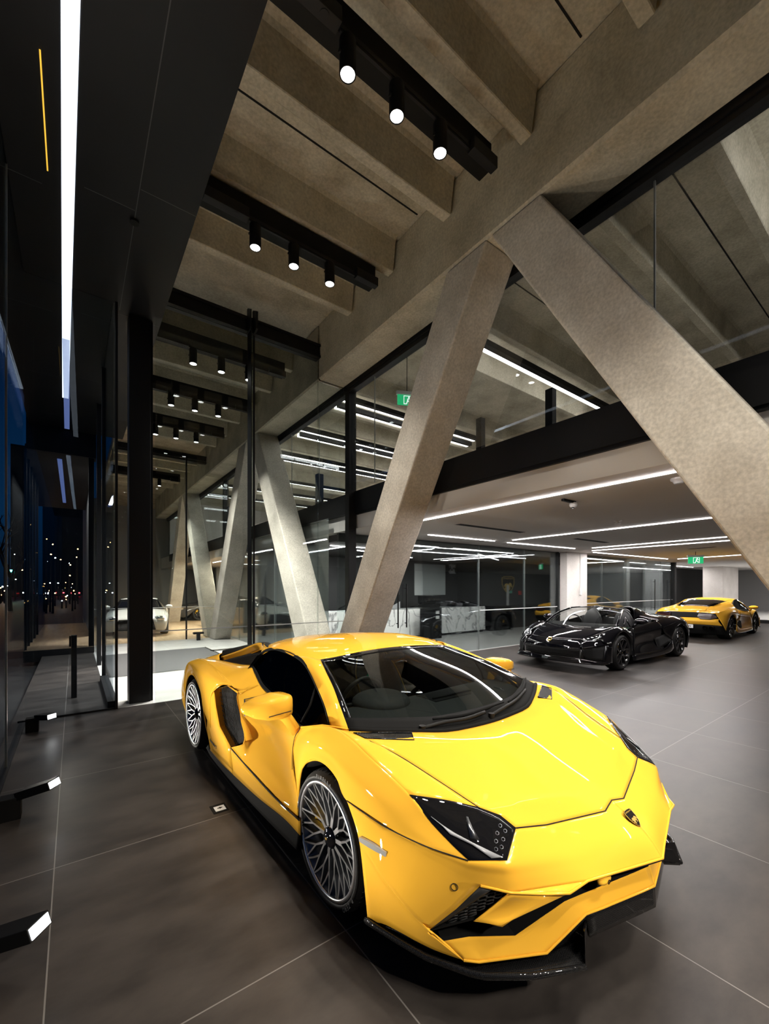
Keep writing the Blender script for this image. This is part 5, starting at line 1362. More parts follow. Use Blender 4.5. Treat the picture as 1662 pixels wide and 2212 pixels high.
# ------------------------------------------------------------------ the two smaller mid engined cars behind
def mid_car(name, label, loc, rz, paint, roofless):
    global H
    H = thing(name, label, 'car', loc, rz)
    P = M[paint]
    WB = 2.93; tr = 0.955
    def arch(s0, r, t, n=12, a0=-0.1, a1=PI+0.1): return [(s0+r*math.cos(a1+(a0-a1)*k/n), t, 0.36+r*math.sin(a1+(a0-a1)*k/n)) for k in range(n+1)]
    cowl = [(-0.10,0.80,0.86), (0.02,0.45,0.845), (0.06,0,0.84)]
    hfront = [(0.84,0.56,0.64), (0.93,0.30,0.635), (0.97,0,0.635)]
    shut = [(-0.10,0.80,0.86), (0.25,0.74,0.80), (0.60,0.66,0.715), (0.84,0.56,0.64)]
    sR = curve(L3(shut), 16); sL = [Vector((p.x, -p.y, p.z)) for p in sR]
    panel('bonnet', coons(curve(mirror_line(cowl), 20), curve(mirror_line(hfront), 20), sR, sL, 0.012, (0, 0, 1)), P, H)
    MB().tube(curve(mirror_line(hfront), 20), 0.004, 5).build('shut_line', M['void'], H)
    # nose and front bumper
    lip = [(0.99,0.62,0.46), (1.07,0.32,0.45), (1.10,0,0.45)]
    panel('nose_panel', loft([mirror_line(hfront), mirror_line([(0.93,0.60,0.57), (1.02,0.32,0.56), (1.06,0,0.56)]), mirror_line(lip)], 5, 5), P, H)
    panel('lower_grille', loft([mirror_line(lip), mirror_line([(0.98,0.60,0.30), (1.03,0.3,0.29), (1.05,0,0.29)])], 5, 5), M['void'], H)
    panel('front_splitter', loft([mirror_line([(0.55,0.99,0.19), (0.85,0.93,0.19), (1.08,0.6,0.20), (1.14,0,0.20)]), mirror_line([(0.55,0.96,0.24), (0.82,0.90,0.25), (1.04,0.6,0.29), (1.09,0,0.29)])], 4, 5), P if paint != 'yellow' else M['matblack'], H)
    m = MB()
    for z in (0.345, 0.40): m.tube(curve(mirror_line([(1.005,0.58,z), (1.045,0.3,z), (1.075,0,z)]), 12), 0.006, 5)
    m.build('grille_bar', M['gloss'], H)
    for sd in (1, -1):
        # bumper corner with intake
        A = [(0.84,0.56,0.64), (0.93,0.60,0.57), (0.99,0.62,0.46)]
        panel('front_bumper', loft([L3([(0.70,0.86,0.66), (0.86,0.70,0.64), (0.93,0.60,0.57)], sd), L3([(0.62,0.955,0.55), (0.86,0.84,0.52), (0.985,0.66,0.48)], sd)], 5, 5), P, H)
        panel('front_bumper', loft([L3([(0.44,0.985,0.50), (0.62,0.955,0.55)], sd), L3([(0.46,0.99,0.34), (0.68,0.955,0.36)], sd), L3([(0.46,0.99,0.20), (0.70,0.95,0.22)], sd)], 5, 4), P, H)
        panel('corner_intake', coons(multi(L3([(0.62,0.950,0.55), (0.86,0.835,0.515), (0.985,0.655,0.475)], sd), [4, 4]), multi(L3([(0.70,0.945,0.24), (0.85,0.86,0.25), (0.98,0.62,0.29)], sd), [4, 4]), multi(L3([(0.62,0.95,0.55), (0.70,0.945,0.24)], sd), [4]), multi(L3([(0.985,0.655,0.475), (0.98,0.62,0.29)], sd), [4])), M['void'], H)
        MB().tube(L3([(0.66,0.955,0.54), (0.73,0.945,0.27), (0.93,0.72,0.285)], sd), 0.010, 5).tube(L3([(0.99,0.63,0.46), (0.95,0.70,0.29)], sd), 0.012, 5).build('intake_blade', P, H)
        # headlamp
        hl = [(0.50,0.845,0.755), (0.66,0.70,0.715), (0.84,0.57,0.645), (0.88,0.645,0.60), (0.80,0.80,0.62), (0.68,0.875,0.66)]
        G = coons(multi(L3([hl[0], hl[1], hl[2]], sd), [4, 4]), multi(L3([hl[0], hl[5], hl[4]], sd), [4, 4]), [q3(hl[0], sd)]*7, multi(L3([hl[2], hl[3], hl[4]], sd), [3, 3]))
        o = panel('headlamp', [[p+Vector((0.004, 0, 0.004)) for p in r] for r in G], M['lampglass'], H, 0.01)
        up = Vector((0.008, 0, 0.012))
        MB().tube([p+up for p in L3([(0.56,0.80,0.735), (0.69,0.83,0.665), (0.83,0.72,0.615), (0.86,0.62,0.625)], sd)], 0.007, 5).build('lamp_bezel', M['chrome'], o)
        for (a_, b_, c_) in ((0.66,0.775,0.69), (0.73,0.73,0.672), (0.79,0.68,0.65)): MB().ell((a_+0.006, -b_*sd, c_+0.012), (0.03, 0.022, 0.014), 10, 8).build('lamp_unit', M['chrome'], o)
        MB().tube([p+up for p in L3([(0.60,0.84,0.69), (0.78,0.775,0.63), (0.84,0.69,0.617)], sd)], 0.010, 5).build('light_guide', M['drl'], o)
        # wing
        R_ = [(-0.30,0.90,0.84), (-0.10,0.89,0.875), (0.10,0.90,0.87), (0.30,0.885,0.83), (0.50,0.85,0.757), (0.70,0.86,0.66)]
        c = [[(-0.52,0.93,0.80), (-0.50,0.965,0.66), (-0.425,0.98,0.47)],
             [(-0.25,0.905,0.85), (-0.30,0.98,0.74), (-0.36,0.98,0.60)],
             [(-0.05,0.89,0.875), (-0.10,0.985,0.81), (-0.13,0.98,0.745)],
             [(0.12,0.895,0.868), (0.06,0.987,0.82), (0.02,0.98,0.775)],
             [(0.32,0.88,0.825), (0.25,0.975,0.78), (0.22,0.98,0.71)],
             [(0.52,0.862,0.75), (0.44,0.955,0.68), (0.37,0.98,0.60)],
             [(0.70,0.86,0.66), (0.64,0.94,0.59), (0.44,0.985,0.50)]]
        panel('front_wing', loft([L3(r, sd) for r in c], 5, 6), P, H)
        panel('front_wing', coons(curve(L3([(-0.25,0.905,0.85), (-0.05,0.89,0.875), (0.12,0.895,0.868), (0.32,0.88,0.825), (0.52,0.862,0.75)], sd), 12), curve(L3([(-0.10,0.80,0.86), (0.15,0.765,0.82), (0.38,0.715,0.77), (0.56,0.715,0.74)], sd), 12), multi(L3([(-0.25,0.905,0.85), (-0.10,0.80,0.86)], sd), [4]), multi(L3([(0.52,0.862,0.75), (0.56,0.715,0.74)], sd), [4])), P, H)
        panel('front_wing', coons(multi(L3([(0.52,0.862,0.75), (0.60,0.86,0.71), (0.70,0.86,0.66)], sd), [3, 3]), multi(L3([(0.56,0.715,0.74), (0.64,0.70,0.715), (0.84,0.565,0.645)], sd), [3, 3]), multi(L3([(0.52,0.862,0.75), (0.56,0.715,0.74)], sd), [3]), multi(L3([(0.70,0.86,0.66), (0.84,0.565,0.645)], sd), [3])), P, H)
        panel('side_marker', coons(multi(L3([(0.47,0.968,0.605), (0.60,0.945,0.60)], sd), [3]), multi(L3([(0.47,0.975,0.585), (0.60,0.955,0.578)], sd), [3]), multi(L3([(0.47,0.968,0.605), (0.47,0.975,0.585)], sd), [2]), multi(L3([(0.60,0.945,0.60), (0.60,0.955,0.578)], sd), [2])), M['reflector'], H, 0.006)
        # door, sill
        c = [[(-0.52,0.93,0.80), (-0.50,0.965,0.66), (-0.425,0.98,0.47), (-0.43,0.99,0.25)],
             [(-0.95,0.90,0.83), (-0.98,0.955,0.68), (-0.98,0.925,0.46), (-0.98,1.0,0.25)],
             [(-1.45,0.90,0.875), (-1.50,0.965,0.72), (-1.50,0.925,0.46), (-1.50,1.01,0.25)],
             [(-1.85,0.90,0.92), (-1.92,0.985,0.76), (-1.95,0.955,0.46), (-2.0,1.01,0.25)]]
        panel('door_skin', loft([L3(r, sd) for r in c], 6, 6), P, H)
        panel('sill_panel', loft([L3([(-0.43,0.99,0.25), (-1.3,1.01,0.25), (-2.0,1.02,0.28), (-2.42,1.02,0.44)], sd), L3([(-0.43,1.0,0.15), (-1.3,1.02,0.14), (-2.2,1.03,0.16), (-2.47,1.03,0.24)], sd)], 3, 6), P, H, 0.02)
        panel('side_intake', coons(multi(L3([(-1.62,0.94,0.52), (-2.3,0.985,0.62)], sd), [4]), multi(L3([(-1.70,0.99,0.27), (-2.40,1.015,0.42)], sd), [4]), multi(L3([(-1.62,0.94,0.52), (-1.70,0.99,0.27)], sd), [4]), multi(L3([(-2.3,0.985,0.62), (-2.40,1.015,0.42)], sd), [4])), M['void'], H, 0.01)
        seam('shut_line', [(-0.53,0.94,0.79), (-0.52,0.975,0.66), (-0.50,0.985,0.47), (-0.52,1.0,0.26)], 0.004, H, sd)
        # rear quarter
        c = [[(-1.85,0.90,0.92), (-1.92,0.985,0.76), (-2.05,0.99,0.62), (-2.42,1.02,0.44)],
             [(-2.15,0.90,0.96), (-2.22,1.005,0.83), (-2.35,1.02,0.72), (-2.48,1.03,0.585)],
             [(-2.50,0.91,0.97), (-2.55,1.02,0.88), (-2.62,1.035,0.80), (-2.68,1.03,0.735)],
             [(-2.88,0.90,0.965), (-2.90,1.02,0.89), (-2.92,1.035,0.83), (-2.93,1.03,0.785)],
             [(-3.25,0.88,0.94), (-3.24,1.01,0.85), (-3.20,1.03,0.77), (-3.18,1.03,0.70)],
             [(-3.60,0.84,0.89), (-3.58,0.95,0.76), (-3.50,1.01,0.64), (-3.38,1.03,0.53)],
             [(-3.76,0.82,0.84), (-3.74,0.90,0.68), (-3.68,0.97,0.52), (-3.48,1.01,0.30)]]
        panel('rear_quarter', loft([L3(r, sd) for r in c], 5, 6), P, H)
        # mirror
        mc = q3((-0.62,1.06,0.96), sd)
        o = MB().ell((mc.x, mc.y, mc.z), (0.085, 0.135, 0.065), 18, 10).build('door_mirror', P, H)
        MB().tube([mc+Vector((0.02, 0.06*sd, -0.03)), q3((-0.54,0.93,0.83), sd)], [0.035, 0.028], 8).build('mirror_arm', P, o)
        for (s0, tin, r0) in ((0.0, 0.64, 0.42), (-WB, 0.60, 0.43)):
            m = MB(); vs = []
            for k in range(17):
                a = -0.2+(PI+0.4)*k/16
                vs += [q3((s0+r0*math.cos(a), 0.975, max(0.12, 0.36+r0*math.sin(a))), sd), q3((s0+r0*math.cos(a), tin, max(0.12, 0.36+r0*math.sin(a))), sd)]
            m.add(vs, [(2*k, 2*k+1, 2*k+3, 2*k+2) for k in range(16)], True)
            m.add([q3((s0, tin, 0.3), sd)]+[vs[2*k+1] for k in range(17)], [(0, k, k+1) for k in range(1, 17)])
            m.build('wheel_housing', M['void'], H)
        wheel(H, 0.0, tr+0.02, 0.355, sd, 0.355, 0.275, 0.26, 0.6, 'Y5')
        wheel(H, -WB, tr+0.045, 0.36, sd, 0.36, 0.28, 0.32, 2.4, 'Y5')
    # windscreen
    top = [(-0.86,0.60,1.235), (-0.80,0.3,1.265), (-0.78,0,1.272)]
    if roofless: top = [(p[0], p[1], p[2]-0.055) for p in top]
    wR = curve(L3([top[0], (-0.46,0.72,1.06), (-0.10,0.80,0.86)]), 10); wL = [Vector((p.x, -p.y, p.z)) for p in wR]
    panel('windscreen', coons(curve(mirror_line(top), 16), curve(mirror_line(cowl), 16), wR, wL, 0.02, (0.5, 0, 0.8)), M['carglassclear'] if roofless else M['carglass'], H, 0)
    MB().tube(wR, 0.022, 8).tube(wL, 0.022, 8).tube(curve(mirror_line(top), 16), 0.016 if roofless else 0.01, 8).build('screen_frame', P, H)
    panel('dashboard', loft([mirror_line([(-0.05,0.78,0.83), (0,0,0.81)]), mirror_line([(-0.30,0.77,0.87), (-0.25,0,0.87)]), mirror_line([(-0.50,0.76,0.60), (-0.50,0,0.60)])], 4, 4), M['leather'], H)
    t_ = [Vector((-0.60+0.05*math.sin(a*PI/12), -0.36+0.17*math.cos(a*PI/12), 0.86+0.17*math.sin(a*PI/12))) for a in range(24)]
    MB().tube(t_, 0.016, 6, closed=True).build('steering_wheel', M['leather'], H)
    for y in (-0.36, 0.36):
        m = MB(); m.ell((-1.15, y, 0.45), (0.30, 0.24, 0.12)); m.ell((-1.42, y, 0.80), (0.09, 0.23, 0.34)); m.ell((-1.50, y, 1.08), (0.06, 0.12, 0.09))
        m.build('bucket_seat', M['leather'], H)
    MB().box(-1.75, -0.5, -0.80, 0.80, 0.2, 0.3).box(-3.5, -1.75, -0.62, 0.62, 0.2, 0.8).build('underbody', M['void'], H)
    deckF = -1.80
    if not roofless:
        r1 = [(-1.10,0.64,1.262), (-1.10,0.3,1.30), (-1.10,0,1.305)]; r2 = [(-1.55,0.65,1.235), (-1.60,0.3,1.285), (-1.62,0,1.29)]; r3 = [(-1.85,0.62,1.19), (-1.95,0.35,1.235), (-2.0,0,1.24)]
        panel('roof_panel', loft([mirror_line(top), mirror_line(r1), mirror_line(r2), mirror_line(r3)], 5, 5), P, H)
        rw = [(-3.05,0.46,1.03), (-3.10,0.25,1.045), (-3.12,0,1.05)]
        panel('rear_window', loft([mirror_line(r3), mirror_line([(-2.45,0.55,1.125), (-2.5,0.3,1.15), (-2.52,0,1.155)]), mirror_line(rw)], 5, 5), M['gloss'], H)
        for sd in (1, -1):
            c = [[(-0.86,0.60,1.235), (-0.90,0.64,1.22)], [(-1.10,0.64,1.262), (-1.12,0.69,1.245)], [(-1.55,0.65,1.235), (-1.55,0.72,1.21)], [(-1.85,0.62,1.19), (-1.88,0.76,1.12)]]
            panel('roof_rail', loft([L3(r, sd) for r in c], 5, 4), P, H)
            c = [[(-1.85,0.62,1.19), (-1.88,0.76,1.12), (-1.85,0.88,0.93)], [(-2.4,0.56,1.13), (-2.4,0.74,1.06), (-2.2,0.895,0.965)], [(-3.05,0.46,1.03), (-3.0,0.70,1.00), (-2.9,0.90,0.966)], [(-3.60,0.52,0.915), (-3.60,0.66,0.905), (-3.60,0.84,0.89)]]
            panel('rear_haunch', loft([L3(r, sd) for r in c], 5, 5), P, H)
            tp = curve(L3([(-0.35,0.835,0.885), (-0.60,0.735,1.05), (-0.90,0.655,1.215), (-1.12,0.69,1.243), (-1.55,0.72,1.208), (-1.86,0.775,1.09)], sd), 20)
            bt = curve(L3([(-0.35,0.855,0.865), (-0.60,0.905,0.825), (-1.0,0.895,0.845), (-1.4,0.890,0.88), (-1.78,0.875,0.93), (-1.90,0.80,1.05)], sd), 20)
            panel('side_window', [[a.lerp(b, k/5) for a, b in zip(tp, bt)] for k in range(6)], M['carglassdark'], H, 0)
            MB().tube(tp+list(reversed(bt)), 0.013, 6, closed=True).build('window_frame', M['matblack'], H)
            m = MB()
            for k in range(4): m.box(-2.55-0.13*k, -2.47-0.13*k, (-0.60+0.02*k if sd > 0 else 0.36), (-0.36 if sd > 0 else 0.60-0.02*k), 1.125-0.022*k, 1.135-0.022*k)
            m.build('rear_louvre', M['gloss'], H)
        panel('rear_deck', loft([mirror_line(rw), mirror_line([(-3.60,0.52,0.915), (-3.68,0.25,0.92), (-3.70,0,0.92)])], 5, 5), P, H)
    else:
        for sd in (1, -1):
            c = [[(-1.78,0.20,0.93), (-1.80,0.36,1.02), (-1.85,0.60,0.97), (-1.90,0.895,0.925)], [(-2.2,0.20,0.95), (-2.2,0.36,1.06), (-2.2,0.60,1.01), (-2.2,0.90,0.962)], [(-3.0,0.25,0.95), (-3.0,0.40,1.0), (-2.95,0.62,0.98), (-2.9,0.90,0.966)], [(-3.60,0.25,0.90), (-3.60,0.45,0.905), (-3.60,0.66,0.905), (-3.60,0.84,0.89)]]
            panel('rear_haunch', loft([L3(r, sd) for r in c], 5, 5), P, H)
            # humps behind the seats
            m = MB(); rows = [[(-1.66,0.24,0.86), (-1.66,0.24,1.14), (-1.66,0.36,1.20), (-1.66,0.50,1.14), (-1.66,0.52,0.86)], [(-2.0,0.24,0.92), (-2.0,0.25,1.13), (-2.0,0.36,1.17), (-2.0,0.49,1.12), (-2.0,0.54,0.95)], [(-2.75,0.28,0.94), (-2.75,0.31,0.985), (-2.75,0.36,1.01), (-2.75,0.44,0.985), (-2.75,0.50,0.95)]]
            panel('roll_hump', loft([L3(r, sd) for r in rows], 5, 4), P, H, 0.02)
            MB().tube(curve(L3([(-1.63,0.24,0.86), (-1.63,0.25,1.14), (-1.63,0.36,1.20), (-1.63,0.50,1.14), (-1.63,0.52,0.86)], sd), 16), 0.02, 6).build('hump_rim', M['gloss'], H)
            MB().tube(curve(L3([(-0.36,0.84,0.885), (-0.50,0.79,0.98), (-0.62,0.75,1.03)], sd), 8), 0.014, 6).tube(L3([(-0.62,0.75,1.03), (-0.62,0.85,0.83)], sd), 0.012, 6).build('quarter_light_frame', P, H)
            panel('rear_haunch', loft([L3([(-1.85,0.90,0.92), (-1.90,0.895,0.925)], sd), L3([(-1.80,0.82,0.93), (-1.85,0.60,0.97)], sd)], 3, 3), P, H)
        panel('rear_deck', loft([mirror_line([(-1.78,0.20,0.93), (-1.78,0,0.92)]), mirror_line([(-2.2,0.20,0.95), (-2.2,0,0.94)]), mirror_line([(-3.0,0.25,0.95), (-3.0,0,0.94)]), mirror_line([(-3.60,0.25,0.90), (-3.70,0,0.92)])], 4, 4), P, H)
        MB().box(-1.80, -1.74, -0.82, 0.82, 0.3, 0.92).build('cabin_bulkhead', M['leather'], H)
    # tail
    a = mirror_line([(-3.76,0.82,0.84), (-3.80,0.5,0.865), (-3.82,0,0.87)])
    panel('rear_deck', loft([mirror_line([(-3.60,0.84,0.89), (-3.60,0.5,0.91), (-3.70,0,0.92)]), a], 4, 5), P, H)
    panel('tail_grille', loft([a, mirror_line([(-3.80,0.86,0.70), (-3.86,0.5,0.69), (-3.87,0,0.69)])], 4, 5), M['void'], H)
    panel('rear_bumper', loft([mirror_line([(-3.74,0.90,0.68), (-3.86,0.48,0.695), (-3.88,0,0.695)]), mirror_line([(-3.80,0.90,0.60), (-3.93,0.45,0.60), (-3.95,0,0.60)]), mirror_line([(-3.68,0.97,0.45), (-3.84,0.5,0.475), (-3.86,0,0.475)])], 5, 5), P, H)
    panel('diffuser', loft([mirror_line([(-3.70,0.955,0.45), (-3.84,0.5,0.475), (-3.86,0,0.475)]), mirror_line([(-3.60,0.97,0.30), (-3.78,0.5,0.33), (-3.80,0,0.33)]), mirror_line([(-3.48,0.98,0.16), (-3.65,0.5,0.16), (-3.66,0,0.16)])], 5, 5), M['matblack'], H)
    for sd in (1, -1):
        lamp_ = L3([(-3.84,0.40,0.845), (-3.80,0.74,0.83), (-3.79,0.88,0.735), (-3.85,0.70,0.66), (-3.885,0.46,0.66), (-3.875,0.36,0.74)], sd)
        b = [p+Vector((0.06, 0, 0)) for p in lamp_]
        n = 6; m = MB(); m.add([p+Vector((-0.02, 0, 0)) for p in lamp_]+b, [tuple(range(n)), tuple(range(2*n-1, n-1, -1))]+[(k, (k+1) % n, n+(k+1) % n, n+k) for k in range(n)])
        o = m.build('tail_lamp', M['taillens'], H, recalc=True)
        MB().tube([p+Vector((-0.022, 0, 0)) for p in lamp_], 0.008, 5, closed=True).build('lamp_bezel', M['gloss'], o)
        for y_ in (0.56, 0.73):
            c = q3((-3.83, y_, 0.385), sd)
            m = MB(); m.lathe([(0.058, -0.05), (0.062, -0.04), (0.062, 0.10), (0.05, 0.10), (0.048, -0.048)], 20, 'x', Matrix.Translation(c)); m.build('exhaust_tip', M['gloss'], H)
    if not roofless:
        pl = MB().box(-3.90, -3.885, -0.26, 0.26, 0.36, 0.475).build('number_plate', M['plate'], H, 'white show plate')
        Rm = Matrix((Vector((0, -1, 0)), Vector((0, 0, 1)), Vector((-1, 0, 0)))).transposed().to_4x4(); Rm.translation = Vector((-3.9015, 0, 0.415))
        text_mesh('HURACAN', 0.085, 0.0008, 'plate_letters', M['matblack'], pl, Rm, bold=0.001)
    else:
        bx = Vector((0.5, 0, -0.7)).normalized(); upn = Vector((0.7, 0, 0.5)).normalized()
        Rm = Matrix((Vector((0, 1, 0)), -bx, upn)).transposed().to_4x4(); Rm.translation = Vector((1.035, 0, 0.600))
        badge(H, Rm, 0.085, 0.10, 0.006)
    return H
mid_car('convertible_car', 'glossy black open top supercar parked behind the yellow car, nose to the left', (8.90, 4.90, 0), PI, 'blackpaint', True)
mid_car('coupe_car', 'yellow supercar seen from the rear at far right, show plate on its tail', (19.93, 5.18, 0), 0.0, 'yellow', False)

# ------------------------------------------------------------------ cars in the far showroom, seen in slices
def far_car(label, loc, rz, paint, tall=1.0, name='parked_car'):
    global H
    H = thing(name, label, 'car', loc, rz, 'cars in the timber floored showroom')
    P = M[paint]
    def body(side):
        c = [[(2.25,0.50,0.62), (2.30,0.55,0.45), (2.20,0.60,0.22)], [(2.05,0.82,0.68), (2.08,0.90,0.48), (2.0,0.88,0.22)], [(1.35,0.88,0.82), (1.35,0.97,0.72), (1.35,0.96,0.62)], [(0.55,0.90,0.88), (0.55,0.98,0.62), (0.55,0.95,0.22)], [(-0.6,0.90,0.90), (-0.6,0.97,0.62), (-0.6,0.95,0.22)], [(-1.45,0.90,0.94), (-1.45,0.99,0.76), (-1.45,0.97,0.63)], [(-2.1,0.84,0.92), (-2.15,0.90,0.60), (-2.1,0.88,0.24)], [(-2.3,0.55,0.90), (-2.38,0.58,0.60), (-2.3,0.56,0.24)]]
        panel('body_side', loft([L3([(p[0], p[1], p[2]*tall) for p in r], side) for r in c], 5, 5), P, H, centre=Vector((0, 0, 0.5)))
        c = [(0.75,0.78,0.93), (0.0,0.62,1.27), (-0.9,0.60,1.29), (-1.75,0.66,0.98)]
        b = [(0.70,0.86,0.89), (0.0,0.88,0.90), (-0.9,0.88,0.92), (-1.78,0.84,0.95)]
        panel('side_window', loft([L3([(p[0], p[1], p[2]*tall) for p in c], side), L3([(p[0], p[1], p[2]*tall) for p in b], side)], 3, 5), M['gloss'], H, centre=Vector((0, 0, 0.5)))
        for s0 in (1.35, -1.45): wheel(H, s0, 0.96, 0.36, side, 0.36, 0.27, 0.25, 0.6, 'Y5')
        m = MB(); m.ell((2.12, -0.68*side, 0.64*tall), (0.10, 0.17, 0.09)); m.build('headlamp', M['chrome'], H)
        m = MB(); m.ell((0.55, -1.0*side, 1.0*tall), (0.07, 0.12, 0.07)); m.build('door_mirror', P, H)
    both(body)
    def ml(p): return mirror_line([(a[0], a[1], a[2]*tall) for a in p])
    panel('bonnet', loft([ml([(2.25,0.50,0.62), (2.32,0,0.62)]), ml([(2.05,0.82,0.68), (2.1,0,0.76)]), ml([(1.35,0.88,0.82), (1.4,0,0.90)]), ml([(0.70,0.86,0.89), (0.85,0,0.96)])], 4, 5), P, H)
    panel('windscreen', loft([ml([(0.72,0.84,0.90), (0.86,0,0.96)]), ml([(0.0,0.62,1.27), (0.05,0,1.32)])], 4, 5), M['gloss'], H)
    panel('roof_panel', loft([ml([(0.0,0.62,1.27), (0.05,0,1.32)]), ml([(-0.9,0.60,1.29), (-0.9,0,1.34)]), ml([(-1.75,0.66,0.98), (-1.9,0,1.02)]), ml([(-2.3,0.55,0.90), (-2.35,0,0.92)])], 4, 5), P, H)
    panel('front_grille', loft([ml([(2.26,0.50,0.61), (2.33,0,0.61)]), ml([(2.22,0.58,0.24), (2.30,0,0.24)])], 3, 4), M['matblack'], H)
    panel('tail_panel', loft([ml([(-2.3,0.55,0.90), (-2.35,0,0.92)]), ml([(-2.3,0.56,0.24), (-2.36,0,0.24)])], 3, 4), P, H)
    return H
far_car('white and gold car nose on behind the black entrance column', (2.0, 18.4, 0), -PI/2-0.15, 'whitecar', 0.95)
far_car('silver car behind the glass left of the grey column, front wheel showing', (9.2, 20.6, 0), PI+0.5, 'silvercar', 1.02)
far_car('copper brown car half hidden behind the slanted column beside the glass fin', (6.0, 17.6, 0), PI*0.62, 'coppercar', 0.95)
far_car('dark graphite car deep in the timber showroom between far columns', (6.2, 23.6, 0), PI+0.2, 'darkcar', 0.95)
# ------------------------------------------------------------------ deli and lobby furniture
t = thing('reception_desk', 'long white marble reception counter behind the deli glass', 'counter', (9.0, 10.42, 0))
MB().box(-4.3, 3.46, 0.0, 0.12, 0.08, 0.96).build('front_panel', M['marble'], t)
MB().box(-4.3, 3.46, 0.121, 0.85, 0.90, 0.955).build('counter_top', M['board'], t)
MB().box(3.30, 3.46, 0.121, 0.85, 0.08, 0.899).build('end_panel', M['marble'], t)
MB().box(-4.2, 3.40, 0.05, 0.8, 0.0, 0.079).build('plinth', M['steel'], t)
bevel(tag(MB().box(11.4, 12.2, 10.55, 11.2, 0.957, 1.0).build('counter_tray', M['steel']), 'thin dark tray at the right end of the marble counter', 'tray'), 0.004)
t = thing('coffee_machine', 'small black coffee machine on the marble counter', 'coffee machine', (10.1, 10.95, 0.957))
bevel(MB().box(-0.35, 0.35, -0.22, 0.22, 0.03, 0.12).box(-0.35, 0.35, 0.02, 0.22, 0.12, 0.40).box(-0.35, 0.35, -0.22, 0.22, 0.32, 0.42).build('body', M['gloss'], t), 0.01)
MB().cyl((-0.12, -0.12, 0.24), (-0.12, -0.12, 0.32), 0.03).cyl((0.12, -0.12, 0.24), (0.12, -0.12, 0.32), 0.03).build('group_head', M['chrome'], t)
MB().box(-0.33, 0.33, -0.20, 0.2, 0.0, 0.03).build('foot', M['steel'], t)
t = thing('counter_tap', 'slim curved black tap on the deli counter', 'tap', (12.3, 11.1, 0.957))
MB().tube(curve([Vector((0, 0, 0)), Vector((0, 0, 0.30)), Vector((-0.06, 0, 0.36)), Vector((-0.14, 0, 0.33))], 14), 0.014, 8).build('spout', M['steel'], t)
def kiosk(x, y, lab, marks):
    t = thing('display_totem', lab, 'totem', (x, y, 0), 0, 'black totems by the marble counter')
    bevel(MB().box(-0.20, 0.20, -0.09, 0.09, 0.0, 1.0).build('panel', M['matblack'], t), 0.006)
    if marks:
        for z in (0.86, 0.70): MB().box(-0.07, 0.08, -0.093, -0.0905, z-0.06, z+0.04).build('label_plate', M['white'], t)
kiosk(9.05, 9.95, 'plain black waist high totem before the marble counter, left of the pair', False)
kiosk(9.55, 10.05, 'black waist high totem with two pale labels before the marble counter', True)
tag(MB().box(10.29, 11.91, 11.97, 12.001, 1.37, 2.56).build('wall_screen', M['board']), 'large blank pale grey screen panel on the black deli wall', 'screen')
Rm = Matrix.Translation((12.32, 11.988, 2.42)) @ Matrix.Rotation(PI/2, 4, 'X')
o = text_mesh('ripe\ndeli.', 0.24, 0.006, 'wall_lettering', M['white'], None, Rm, bold=0.008)
tag(o, 'white ripe deli lettering on the black wall right of the screen', 'sign')
# shield emblem on the black wall
t = thing('wall_crest', 'black and gold shield crest on the black wall right of the deli', 'crest', (14.2, 10.695, 1.77))
Rm = Matrix.Translation((0, 0, 0)) @ Matrix.Rotation(PI/2, 4, 'X')
badge(t, Rm, 0.80, 0.70, 0.004)
tag(MB().box(14.90, 15.05, 10.66, 10.701, 1.35, 1.52).build('fire_call_point', M['red']), 'small red fire call point on the black wall right of the crest', 'call point')
tag(MB().box(14.29, 14.43, 10.66, 10.701, 1.42, 1.53).build('door_release', M['greenbtn']), 'small green door release button just below the crest', 'button')
tag(bevel(MB().box(14.10, 14.17, 10.62, 10.701, 0.85, 1.76).build('pull_bar', M['white']), 0.006), 'upright pale pull bar on the black wall under the crest', 'door handle')
t = thing('low_cabinet', 'black low cabinet against the black wall right of the marble counter', 'cabinet', (12.76, 10.38, 0))
bevel(MB().box(0, 1.25, 0, 0.31, 0.06, 0.95).build('carcass', M['gloss'], t), 0.004)
MB().box(0.02, 1.23, 0.02, 0.30, 0.0, 0.06).build('plinth', M['void'], t)
MB().box(0.62, 0.628, -0.002, 0.002, 0.08, 0.93).build('door_gap', M['void'], t)
t = thing('stair_handrail', 'dark handrail with clear glass rising along the white wall behind the grey column', 'handrail', (7.0, 12.0, 0))
MB().tube([Vector((0, 0, 0.95)), Vector((2.6, 0, 2.1))], 0.025, 8).build('rail', M['steel'], t)
MB().prism([(0, 0.05), (2.6, 1.2), (2.6, 2.08), (0, 0.93)], 'y', -0.008, 0.008).build('glass_panel', M['glass'], t)
MB().prism([(0, 0.0), (2.6, 0.0), (2.6, 1.15), (0, 0.05)], 'y', -0.02, 0.02).build('stringer', M['whitewall'], t)
def handle(x, y, w, z0=0.75, z1=1.75):
    o = MB().cyl((x, y-0.05, z0), (x, y-0.05, z1), 0.016, n=12).build('door_handle', M['fixture'], w)
    for z in (z0+0.1, z1-0.1): MB().cyl((x, y-0.05, z), (x, y+0.011, z), 0.010, n=10).build('standoff', M['fixture'], o)
handle(5.9, 7.49, w15)
handle(6.15, 7.49, w15)
handle(19.8, 7.49, w16, 0.7, 2.0)
handle(21.5, 7.49, w16, 0.7, 2.0)
